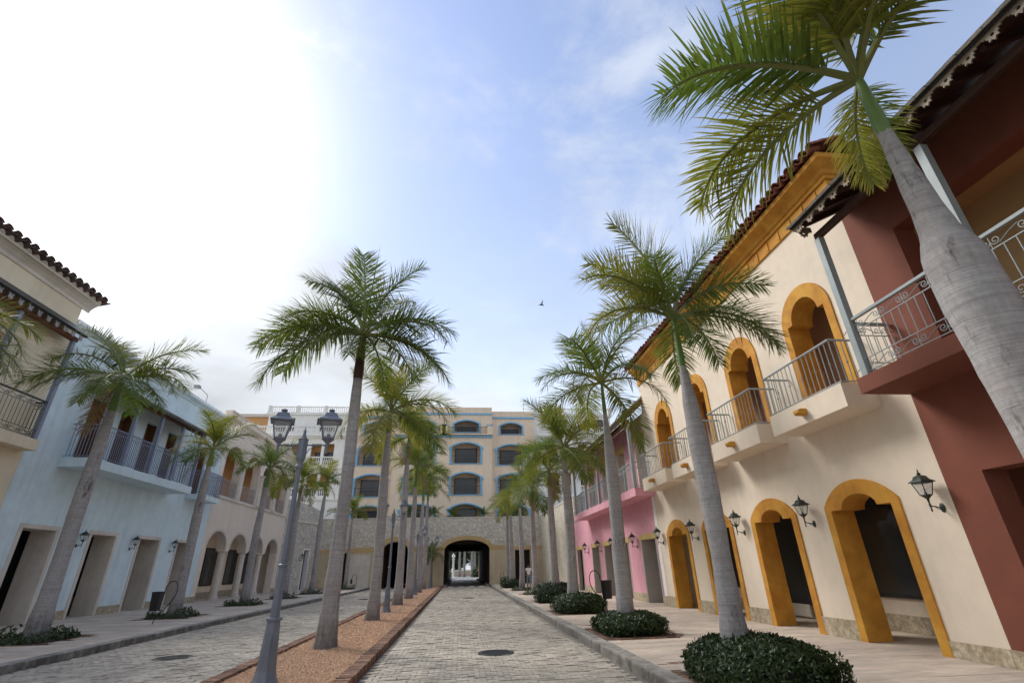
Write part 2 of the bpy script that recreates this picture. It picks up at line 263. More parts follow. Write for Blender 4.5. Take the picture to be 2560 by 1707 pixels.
# ------------------------------------------------------------------ mesh helpers
class MB:
    def __init__(s): s.v = []; s.f = []
    def box(s, x0, x1, y0, y1, z0, z1):
        b = len(s.v); s.v += [(x0,y0,z0),(x1,y0,z0),(x1,y1,z0),(x0,y1,z0),(x0,y0,z1),(x1,y0,z1),(x1,y1,z1),(x0,y1,z1)]
        s.f += [tuple(b+i for i in q) for q in ((0,3,2,1),(4,5,6,7),(0,1,5,4),(1,2,6,5),(2,3,7,6),(3,0,4,7))]; return s
    def mbox(s, M, u0, u1, v0, v1, w0, w1):
        b = len(s.v); s.v += [M(u,v,w_) for w_ in (w0,w1) for v in (v0,v1) for u in (u0,u1)]
        s.f += [tuple(b+i for i in q) for q in ((0,1,3,2),(4,6,7,5),(0,4,5,1),(2,3,7,6),(0,2,6,4),(1,5,7,3))]; return s
    def tube(s, path, r, n=8, caps=True):
        P = [Vector(p) for p in path]; rs = r if isinstance(r, (list, tuple)) else [r]*len(P); b = len(s.v); prev = None
        for i, p in enumerate(P):
            d = (P[min(i+1,len(P)-1)]-P[max(i-1,0)]).normalized()
            a = prev if prev else (Vector((0,0,1)) if abs(d.z) < .9 else Vector((1,0,0)))
            x = (a-d*a.dot(d)).normalized(); y = d.cross(x); prev = x
            for k in range(n):
                t = 2*math.pi*k/n; q = p+(x*math.cos(t)+y*math.sin(t))*rs[i]; s.v.append(tuple(q))
        for i in range(len(P)-1):
            for k in range(n):
                k2 = (k+1) % n; s.f.append((b+i*n+k, b+i*n+k2, b+(i+1)*n+k2, b+(i+1)*n+k))
        if caps: s.f.append(tuple(b+k for k in range(n))[::-1]); s.f.append(tuple(b+(len(P)-1)*n+k for k in range(n)))
        return s
    def lathe(s, prof, c=(0,0,0), n=16, rot=0., sq=False):
        b = len(s.v); m = len(prof)
        for r, z in prof:
            for k in range(n):
                t = 2*math.pi*(k+rot)/n; s.v.append((c[0]+r*math.cos(t), c[1]+r*math.sin(t), c[2]+z))
        for i in range(m-1):
            for k in range(n):
                k2 = (k+1) % n; s.f.append((b+i*n+k, b+i*n+k2, b+(i+1)*n+k2, b+(i+1)*n+k))
        s.f.append(tuple(b+k for k in range(n))[::-1]); s.f.append(tuple(b+(m-1)*n+k for k in range(n))); return s
    def plate(s, M, poly, w0, w1, holes=()):
        loops = [poly]+list(holes); pts = [p for l in loops for p in l]; n = len(pts); b = len(s.v)
        tris = tessellate_polygon([[Vector((p[0],p[1],0)) for p in l] for l in loops])
        s.v += [M(p[0],p[1],w0) for p in pts]+[M(p[0],p[1],w1) for p in pts]
        for t in tris: s.f.append(tuple(b+i for i in t)); s.f.append(tuple(b+n+i for i in t[::-1]))
        o = 0
        for l in loops:
            k = len(l)
            for i in range(k):
                j = (i+1) % k; s.f.append((b+o+i, b+o+j, b+n+o+j, b+n+o+i))
            o += k
        return s
    def build(s, name, m, parent=None, smooth=False, local=False):
        return link(name, mesh(name, s.v, s.f, m, smooth), parent, local)
def mesh(name, v, f, m, smooth=False):
    me = bpy.data.meshes.new(name); me.from_pydata(v, [], f)
    if m: me.materials.append(m)
    if smooth:
        me.shade_smooth(); me.set_sharp_from_angle(angle=R(42))
    return me
def link(name, me, parent=None, local=False, loc=None, rot=None, scale=None):
    o = bpy.data.objects.new(name, me); COL.objects.link(o)
    if parent:
        o.parent = parent
        if not local:
            if parent.parent is None: o.matrix_parent_inverse = Matrix.Translation(-Vector(parent.location))
    if loc is not None: o.location = loc
    if rot is not None: o.rotation_euler = rot
    if scale is not None: o.scale = (scale,)*3 if isinstance(scale, (int,float)) else scale
    return o
def tag(o, label, cat=None, group=None, kind=None):
    o['label'] = label
    if cat: o['category'] = cat
    if group: o['group'] = group
    if kind: o['kind'] = kind
    return o
def thing(name, label, cat, loc=(0,0,0), group=None, rz=0):
    e = bpy.data.objects.new(name, None); COL.objects.link(e); e.location = loc; e.rotation_euler = (0,0,rz); e.empty_display_size = .2
    return tag(e, label, cat, group)
def struct(o, label=None):
    o['kind'] = 'structure'
    if label: o['label'] = label
    return o
def copytree(o, parent=None):
    c = o.copy(); COL.objects.link(c); c.parent = parent
    for ch in o.children: copytree(ch, c)
    return c
def arc(cu, cv, r, a0, a1, n, ry=None):
    return [(cu+r*math.cos(R(a0+(a1-a0)*i/n)), cv+(ry or r)*math.sin(R(a0+(a1-a0)*i/n))) for i in range(n+1)]
def seg_arc(u0, u1, v, rise, n):
    """flat (elliptic-ish) arch points from u1 down to u0 at spring v"""
    c = (u0+u1)/2; h = (u1-u0)/2; r = (h*h+rise*rise)/(2*rise); cv = v+rise-r; a = math.asin(min(1,h/r))
    return [(c+r*math.sin(a-2*a*i/n), cv+r*math.cos(a-2*a*i/n)) for i in range(n+1)]
XR, XL, YE = 8.35, -16.5, 56.0
MR = lambda u, v, w_: (XR+w_, u, v)
ML = lambda u, v, w_: (XL-w_, u, v)
ME = lambda u, v, w_: (u, YE+w_, v)
# ================================================================== setting: ground, roads, pavements
def sheet(name, x0, x1, y0, y1, z, m, label=None):
    return struct(link(name, mesh(name, [(x0,y0,z),(x1,y0,z),(x1,y1,z),(x0,y1,z)], [(0,1,2,3)], m)), label)
sheet('ground', -600, 600, -400, 900, -.12, GROUND, 'pale ground stretching out under the whole street')

def i_paver(lx, ly, k):
    """double-T paver outline, bevelled top"""
    a, b_, c, d = lx/2, ly/2, lx*.26, ly*.10
    return [(-a,-b_),(-c,-b_),(-c+.02,-b_+d),(c-.02,-b_+d),(c,-b_),(a,-b_),(a,b_),(c,b_),(c-.02,b_-d),(-c+.02,b_-d),(-c,b_),(-a,b_)]
def paver_geo(V, F, cx, cy, z, pts, tx, ty, h=.05):
    b = len(V); n = len(pts)
    for sc, dz in ((1.0, -h), (1.0, -.004), (.982, 0.)):
        for x, y in pts: V.append((cx+x*sc, cy+y*sc, z+dz+x*tx+y*ty))
    for r_ in (0, 1):
        for i in range(n):
            j = (i+1) % n; F.append((b+r_*n+i, b+r_*n+j, b+(r_+1)*n+j, b+(r_+1)*n+i))
    F.append(tuple(b+2*n+i for i in range(n)))
def lane(name, x0, x1, label):
    root = sheet(name, x0, x1, -3, YE, -.013, BED, label)
    px, py = .205, .155; rows = int((YE-7.0)/py); n = 0; V = []; F = []
    protos = []
    for k in range(6):
        v = []; f = []; paver_geo(v, f, 0, 0, 0, i_paver(px-.007, py-.001, k), (rng.random()-.5)*.02, (rng.random()-.5)*.03); protos.append(mesh('paver', v, f, PAVE))
    for r_ in range(rows):
        y = 7.1+(r_+.5)*py; off = (r_ % 2)*px/2
        nx = int((x1-x0)/px)+1
        for i in range(nx):
            x = x0+i*px+off+.06
            if x+px/2 > x1 or x-px/2 < x0-.02: continue
            x += rng.gauss(0, .0035); yj = rng.gauss(0, .003)
            z = rng.gauss(0, .0045)+.006*math.sin(x*1.7+y*.9)*math.sin(y*.55)
            vis = (y > 8.5 and (x > -1.0 or x < -4.6))
            if n < 300 and vis:
                link('paver', protos[rng.randrange(6)], root, loc=(x, y+yj, z), rot=(0,0,rng.gauss(0,.012))); n += 1
            elif y < 30: paver_geo(V, F, x, y+yj, z, i_paver(px-.007, py-.001, 0), (rng.random()-.5)*.02, (rng.random()-.5)*.03)
            else:
                a, b_ = px/2-.007, py/2-.007; paver_geo(V, F, x, y, z, [(-a,-b_),(a,-b_),(a,b_),(-a,b_)], 0, 0)
    o = link('paver_field', mesh('paver_field', V, F, PAVE), root); o['kind'] = 'stuff'
    V = []; F = []
    return root
lane('road', -1.72, 3.05, 'grey block-paved carriageway leading into the tunnel')
lane('road', -9.0, -4.12, 'grey block-paved carriageway on the left of the gravel strip')
tun_road = sheet('tunnel_road', -1.75, 3.2, YE, 140, -.03, mat('worn_paving', (.30,.285,.255), col2=(.24,.23,.21), var=.3, scale=9, bump=.5, bscale=30, rough=.45, spec=.4), 'worn paving running through the tunnel and out beyond')

def pavement(name, x0, x1, label, holes):
    root = sheet(name, x0, x1, -3, YE+.2, .11, BED, label)
    tx, ty = .60, .40; V = []; F = []; n = 0; cand = []
    def blocked(x, y):
        return any(a < x < b_ and c < y < d for a, b_, c, d in holes)
    y = 2.0; r_ = 0
    while y < YE:
        x = x0-(r_ % 2)*tx/2
        while x < x1:
            a, b_ = max(x, x0), min(x+tx, x1)
            if b_-a > .06 and not blocked((a+b_)/2, y+ty/2): cand.append((a, b_, y))
            x += tx
        y += ty; r_ += 1
    cand.sort(key=lambda c: 0 if (c[2] > 8.2 and c[2] < 40) else 1)
    full = [mesh('tile', *tile_geo(0, tx, 0, ty, j), TRAV) for j in range(5)]
    for a, b_, y in cand:
        z = rng.gauss(.15, .0018)
        if n < 300 and b_-a > tx-.01: link('tile', full[rng.randrange(5)], root, loc=(a, y, z)); n += 1
        else:
            v, f = tile_geo(a, b_, y, y+ty, 0); b0 = len(V); V += [(p[0], p[1], p[2]+z) for p in v]; F += [tuple(b0+i for i in q) for q in f]
    o = link('tile_field', mesh('tile_field', V, F, TRAV), root); o['kind'] = 'stuff'
    return root
def tile_geo(x0, x1, y0, y1, j):
    g = .003; e = .006; r_ = random.Random(j+3); t1, t2 = (r_.random()-.5)*.003, (r_.random()-.5)*.003
    x0, x1, y0, y1 = x0+g, x1-g, y0+g, y1-g
    v = [(x0,y0,-.03),(x1,y0,-.03),(x1,y1,-.03),(x0,y1,-.03),(x0,y0,-.003),(x1,y0,-.003),(x1,y1,-.003),(x0,y1,-.003),
         (x0+e,y0+e,t1),(x1-e,y0+e,t2),(x1-e,y1-e,t1),(x0+e,y1-e,-t2)]
    f = [(8,9,10,11)]
    for i in range(4):
        k = (i+1) % 4; f += [(i,k,4+k,4+i),(4+i,4+k,8+k,8+i)]
    return v, f
# planters: (x, y, half-x, half-y)
PL_R = [(4.25,7.75,.78,1.05),(4.35,13.75,.85,1.05),(4.4,20.0,.9,1.05),(4.6,25.9,.85,1.05),(4.75,33.6,.75,.95),(4.6,39.6,.7,.95),(4.35,44.8,.75,.95),(4.4,48.8,.7,.95),(4.2,2.0,.8,.9)]
PL_L = [(-11.8,10.2,.9,1.1),(-11.8,16.9,.9,1.1),(-11.8,24.1,.9,1.1),(-11.8,31.3,.9,1.1),(-11.7,37.6,.85,1.0),(-11.7,44.1,.85,1.0),(-10.8,52.2,.8,.9)]
hR = [(x-a-.11, x+a+.11, y-b_-.11, y+b_+.11) for x,y,a,b_ in PL_R]; hL = [(x-a-.11, x+a+.11, y-b_-.11, y+b_+.11) for x,y,a,b_ in PL_L]
pavement('pavement', 3.352, XR+.0, 'pinkish stone pavement in front of the cream and pink houses', hR)
pavement('pavement', XL, -9.302, 'grey-shaded stone pavement in front of the blue and arcaded houses', hL)
sheet('arcade_floor', XR, XR+9, -6, 37.2, .146, TRAV, 'stone floor of the covered walk behind the right-hand arches')
sheet('arcade_floor', XL-9, XL, 0, 55, .146, TRAV, 'stone floor of the covered walk behind the left-hand arches')

def kerb(name, x0, x1, label, flip):
    root = tag(link(name, None), label, 'kerb'); 
    v = []; f = []
    prof = [(0,-.1),(0,.128),(.018,.149),(.06,.153),(x1-x0,.15),(x1-x0,-.1)]
    L_ = 1.0-.008
    for yy in (0, L_): v += [((p if not flip else (x1-x0)-p), yy, z) for p, z in prof]
    n = len(prof); f = [tuple(range(n)), tuple(range(2*n-1, n-1, -1))]+[(i,(i+1)%n,n+(i+1)%n,n+i) for i in range(n)]
    me = mesh('kerb_stone', v, f, KERB); me.materials.append(KERBF); me.polygons[2].material_index = 1; me.polygons[3].material_index = 1
    for k in range(int(YE+2)):
        link('kerb_stone', me, root, loc=(x0+rng.gauss(0,.003), -2+k, rng.gauss(0,.003)), rot=(0,0,rng.gauss(0,.002)))
kerb('kerb', 3.05, 3.35, 'stained stone kerb along the right-hand pavement', False)
kerb('kerb', -9.3, -9.0, 'stained stone kerb along the left-hand pavement', True)

# gravel median with its two brick edgings
med = struct(link('gravel_strip', mesh('gravel_strip', [(-4.0,-3,.07),(-1.85,-3,.07),(-1.85,YE,.07),(-4.0,YE,.07)], [(0,1,2,3)], GRAVB)), 'strip of orange gravel between the two carriageways')
npz = np.random.default_rng(5); V = []; F = []
oct_v = np.array([(1,0,0),(0,1,0),(-1,0,0),(0,-1,0),(0,0,1),(0,0,-1.)]); oct_f = [(0,1,4),(1,2,4),(2,3,4),(3,0,4)]
NP = 30000
ys = 7.5+46*npz.random(NP)**2.1; xs = npz.uniform(-3.98,-1.86,NP); rs = npz.uniform(.010,.021,NP)*(1+.05*(ys-8).clip(0,12)); ang = npz.uniform(0,6.28,NP)
P = np.zeros((NP,5,3))
for k in range(5):
    v0 = oct_v[k]*npz.uniform(.7,1.3,(NP,1)); P[:,k,0] = xs+rs*(v0[:,0]*np.cos(ang)-v0[:,1]*np.sin(ang)); P[:,k,1] = ys+rs*(v0[:,0]*np.sin(ang)+v0[:,1]*np.cos(ang)); P[:,k,2] = .071+rs*.75*np.maximum(v0[:,2],0)
FF = (np.arange(NP)[:,None,None]*5+np.array(oct_f)[None]).reshape(-1,3)
o = link('pebbles', mesh('pebbles', P.reshape(-1,3).tolist(), FF.tolist(), GRAV), med); o['kind'] = 'stuff'

def edging(x0, x1, ztop, label):
    root = tag(link('brick_edging', None), label, 'edging')
    me = []
    for k in range(6):
        r_ = random.Random(k); j = lambda s_: (r_.random()-.5)*s_
        a, b_, h = x1-x0, .096, ztop+.06; c = .007
        v = [(0,0,-h),(a,0,-h),(a,b_,-h),(0,b_,-h),(j(.008),j(.006),-c*1.5),(a+j(.012),j(.006),-c*1.5),(a+j(.012),b_+j(.006),-c*1.5),(j(.008),b_+j(.006),-c*1.5),
             (c,c,j(.006)),(a-c,c,j(.006)),(a-c,b_-c,j(.006)),(c,b_-c,j(.006))]
        f = [(8,9,10,11)]
        for i in range(4):
            q = (i+1) % 4; f += [(i,q,4+q,4+i),(4+i,4+q,8+q,8+i)]
        me.append(mesh('brick', v, f, BRICK))
    V = []; F = []; y = 7.4; n = 0
    while y < YE-.1:
        z = ztop+rng.gauss(0,.003)
        if n < 300: link('brick', me[rng.randrange(6)], root, loc=(x0+rng.gauss(0,.005), y, z), rot=(0,0,rng.gauss(0,.012))); n += 1
        else:
            b0 = len(V); q = me[rng.randrange(6)]; V += [(p.co.x+x0+rng.gauss(0,.002), p.co.y+y, p.co.z+z) for p in q.vertices]; F += [tuple(b0+i for i in p.vertices) for p in q.polygons]
        y += .104
    o = link('brick_run', mesh('brick_run', V, F, BRICK), root); o['kind'] = 'stuff'
edging(-1.97, -1.70, .13, 'brick edging of the gravel strip beside the tunnel carriageway')
edging(-4.18, -3.93, .12, 'brick edging of the gravel strip beside the left-hand carriageway')

def planter(x, y, a, b_, label):
    root = thing('planter', label, 'planter', (x, y, .15), 'brick-edged planters set in the pavement')
    MB().box(x-a, x+a, y-b_, y+b_, .05, .14).build('soil', SOIL, root)
    me = mesh('brick', *brick_v(.2,.1), BRICK)
    def run(xa, ya, dx_, dy_, n, rot):
        for i in range(n): link('brick', me, root, loc=(xa+dx_*i, ya+dy_*i, .152+rng.gauss(0,.002)), rot=(0,0,rot+rng.gauss(0,.01)))
    nx = int(2*a/.205)+1; ny = int(2*b_/.205)
    if x > 0: run(x-a, y+b_+.62, .205, 0, nx, 0); run(x-a, y+b_+.72, .205, 0, nx, 0)
    run(x-a, y-b_-.05, .205, 0, nx, 0); run(x-a, y+b_+.05, .205, 0, nx, 0); run(x-a-.05, y-b_+.1, 0, .205, ny, R(90)); run(x+a+.05, y-b_+.1, 0, .205, ny, R(90))
def brick_v(l, w_):
    c = .006; a, b_ = l/2-.003, w_/2-.003
    v = [(-a,-b_,-.05),(a,-b_,-.05),(a,b_,-.05),(-a,b_,-.05),(-a,-b_,-c),(a,-b_,-c),(a,b_,-c),(-a,b_,-c),(-a+c,-b_+c,0),(a-c,-b_+c,0),(a-c,b_-c,0),(-a+c,b_-c,0)]
    f = [(8,9,10,11)]
    for i in range(4):
        q = (i+1) % 4; f += [(i,q,4+q,4+i),(4+i,4+q,8+q,8+i)]
    return v, f
ordi = ['nearest','second','third','fourth','fifth','sixth','seventh','eighth']
for i, p in enumerate(PL_R[:8]): planter(*p, f'brick-edged planting bed on the right pavement, {ordi[i]} from the viewer')
for i, p in enumerate(PL_L[1:]): planter(*p, f'brick-edged planting bed on the left pavement, {ordi[i]} from the viewer')

def manhole(x, y, label, zt=.012):
    root = thing('manhole_cover', label, 'manhole cover', (x, y, 0), 'manhole covers in the road')
    MB().lathe([(.40,-.05),(.40,zt),(.385,zt+.003),(.345,zt+.003),(.345,zt-.004)], (x,y,0), 28).build('rim', IRON, root, True)
    m = MB().lathe([(.338,-.03),(.338,zt-.002)], (x,y,0), 28)
    for k in range(-6, 7):
        w_ = math.sqrt(max(0,.31**2-(k*.048)**2)); m.box(x-w_, x+w_, y+k*.048-.012, y+k*.048+.012, zt-.003, zt+.003)
    m.build('lid', IRON, root)
manhole(.83, 12.45, 'dark round manhole cover in the foreground of the tunnel carriageway')
manhole(-6.45, 13.6, 'round manhole cover in the left-hand carriageway near the lamp post')
manhole(.6, 34.2, 'small-looking manhole cover far down the tunnel carriageway')
manhole(-6.25, 36.4, 'small-looking manhole cover far down the left carriageway')
# striped hump at the tunnel mouth
hump = thing('speed_hump', 'low brown and white striped hump across the tunnel mouth', 'speed hump', (.7, 54.6, 0))
for k in range(9):
    x0 = -1.66+k*.52
    MB().plate(lambda u, v, w_: (w_, u, v), [(54.4,-.02),(54.45,.045),(54.6,.06),(54.75,.045),(54.8,-.02)], x0, x0+.51).build('stripe', WHITEP if k % 2 else BRN, hump)
# ================================================================== houses: helpers
def P_(root, name, m, M, boxes, **kw):
    os_ = [MB().mbox(M, *q).build(name, m, root, **kw) for q in boxes]
    return os_[0]
def rect(u0, u1, v0, v1): return [(u0,v0),(u1,v0),(u1,v1),(u0,v1)]
def ring_part(root, name, m, M, outer, inner, w0, w1):
    """surround: band between an outer and an inner path, open at the bottom"""
    return MB().plate(M, list(outer)+list(inner)[::-1], w0, w1).build(name, m, root)
def lintel_arch(c, hw, hk, v0, vs, rise, n=10):
    """opening with shoulders and a raised centre: jambs at c+-hw, shoulders at vs, arc half-width hk"""
    return [(c-hw,v0),(c-hw,vs),(c-hk,vs)]+[(c+x, vs+y) for x, y in [(-hk*math.cos(math.pi*i/n), rise*math.sin(math.pi*i/n)) for i in range(1,n)]]+[(c+hk,vs),(c+hw,vs),(c+hw,v0)]
def outer_arch(c, hw, v0, vs, rise, n=16):
    return [(c-hw,v0)]+[(c-hw*math.cos(math.pi*i/n), vs+rise*math.sin(math.pi*i/n)) for i in range(n+1)]+[(c+hw,v0)]
def seg_outer(c, hw, v0, vs, rise, n=14):
    a = seg_arc(c-hw, c+hw, vs, rise, n)[::-1]; return [(c-hw,v0)]+a+[(c+hw,v0)]
def window(root, M, u0, u1, v0, v1, w0, nm='window', fr=.06, mull=1, frame_m=None, pane_m=None, label=None):
    """framed glazing set at depth w0: window > pane(s), mullion"""
    f = MB().plate(M, rect(u0,u1,v0,v1), w0, w0+.06, [rect(u0+fr,u1-fr,v0+fr,v1-fr)])
    o = f.build(nm, frame_m or IRON, root)
    n = mull+1; W = (u1-u0-2*fr)/n
    for i in range(n): MB().mbox(M, u0+fr+i*W+.012, u0+fr+(i+1)*W-.012, v0+fr, v1-fr, w0+.025, w0+.035).build('pane', pane_m or GLASS, o)
    for i in range(1, n): MB().mbox(M, u0+fr+i*W-.0125, u0+fr+i*W+.0125, v0+fr, v1-fr, w0+.005, w0+.055).build('mullion', frame_m or IRON, o)
    return o
def shell(root, M, u0, u1, z1, z2, z3, depth, mi, upper_back, lower_in, mi2=None, ext=None, end_hi=None):
    """inner wall of the covered walk, floor slab, room back wall, ceilings, end walls and roof deck"""
    P_(root, 'floor_slab', CREAMT, M, [(u0+.02,u1-.02,z1,z1+.28,.351,depth)])
    P_(root, 'ceiling', CREAMT, M, [(u0+.02,u1-.02,z2,z2+.2,.351,depth)])
    P_(root, 'room_wall', mi2 or mi, M, [(u0+.02,u1-.02,z1+.28,z2,upper_back,upper_back+.2)])
    for a in (u0, u1-.25): P_(root, 'end_wall', ext or mi, M, [(a+.001,a+.249,.12,z3-.02,.352,depth)])
    P_(root, 'roof_deck', CREAMT, M, [(u0+.26,u1-.26,z3-.25,z3-.05,.352,depth)])

LANT = {}
def lantern_parts(s, m, pane_m, up=True):
    """four-sided lantern head centred on origin, bottom at z=0; returns list of (name, MB, mat)"""
    q = math.sqrt(2); out = []
    b0, b1, h = .085*s, .15*s, .30*s
    fr = MB()
    for k in range(4):
        a = math.pi/4+k*math.pi/2; ca, sa = math.cos(a)*q, math.sin(a)*q
        fr.tube([(b0*ca,b0*sa,0),(b1*ca,b1*sa,h)], .011*s, 6)
    fr.lathe([(b0*q*1.06,-.012*s),(b0*q*1.06,.012*s)], n=4, rot=.5); fr.lathe([(b1*q*1.0,h-.02*s),(b1*q*1.05,h+.012*s)], n=4, rot=.5)
    fr.lathe([(.02*s,-.16*s),(.03*s,-.09*s),(b0*q*.95,-.012*s)], n=8)
    out.append(('lantern_frame', fr, m))
    for k in range(4):
        a = k*math.pi/2; c_, s_ = math.cos(a), math.sin(a); p = MB(); t = .004*s
        pts = []
        for d in (0, -t):
            for bb, z, sg in ((b0,.012*s,-1),(b0,.012*s,1),(b1,h-.02*s,1),(b1,h-.02*s,-1)):
                x, y = bb+d, sg*(bb-.008*s); pts.append((x*c_-y*s_, x*s_+y*c_, z))
        p.v = pts; p.f = [(0,1,2,3),(7,6,5,4),(0,4,5,1),(1,5,6,2),(2,6,7,3),(3,7,4,0)]; out.append(('pane', p, pane_m))
    rf = MB().lathe([(b1*q*1.32,h+.0*s),(b1*q*1.28,h+.022*s),(b1*q*.82,h+.075*s),(b1*q*.62,h+.15*s),(b1*q*.42,h+.165*s),(b1*q*.2,h+.185*s)], n=4, rot=.5)
    out.append(('lantern_roof', rf, m))
    fi = MB().lathe([(.016*s,h+.18*s),(.045*s,h+.205*s),(.045*s,h+.225*s),(.02*s,h+.24*s),(.016*s,h+.28*s),(.006*s,h+.33*s)], n=10) if up else MB().lathe([(.02*s,h+.18*s),(.05*s,h+.2*s),(.055*s,h+.225*s),(.02*s,h+.245*s)], n=10)
    out.append(('finial', fi, m))
    bl = MB().lathe([(.03*s,0),(.03*s,.07*s),(.022*s,.08*s)], n=10); out.append(('lamp_holder', bl, IRON))
    bb = MB().lathe([(.015*s,.08*s),(.033*s,.11*s),(.036*s,.135*s),(.02*s,.165*s),(.005*s,.17*s)], n=10); out.append(('bulb', bb, PANE))
    return out
def wall_lamp(u, v, side, label, M=None, rz=None):
    """bracket lantern; side +1: on the right wall (arm points to -X), -1: on the left wall"""
    loc = (XR, u, v) if side > 0 else (XL, u, v)
    root = thing('wall_lantern', label, 'wall lantern', loc, 'wall lanterns on the house fronts', rz=math.pi if side > 0 else 0)
    if 'parts' not in LANT:
        L_ = []
        pl = MB().lathe([(.001,-.0),(.06,0),(.075,.012),(.06,.03),(.03,.04),(.001,.045)], n=12)
        pl.v = [(z, x, y*1.5) for x, y, z in pl.v]; L_.append(('back_plate', pl, VERD, (0,0,0)))
        am = MB().tube([(.03,0,.02),(.10,0,.0),(.18,0,.03),(.26,0,.035),(.32,0,.07)], .014, 8); am.tube([(.06,0,-.03),(.12,0,-.035),(.17,0,.0),(.2,0,.03)], .009, 6); L_.append(('arm', am, VERD, (0,0,0)))
        st = MB().lathe([(.006,-.16),(.02,-.12),(.014,-.06),(.026,.0),(.018,.06),(.02,.1)], (.32,0,.06), n=8); L_.append(('stem', st, VERD, (0,0,0)))
        for nm, b, m in lantern_parts(1.0, VERD, PANE): L_.append((nm, b, m, (.32,0,.30)))
        LANT['parts'] = [(nm, mesh(nm, b.v, b.f, m, True), off) for nm, b, m, off in L_]
    for nm, me, off in LANT['parts']: link(nm, me, root, True, loc=tuple(c*.71 for c in off), scale=.71)
    return root

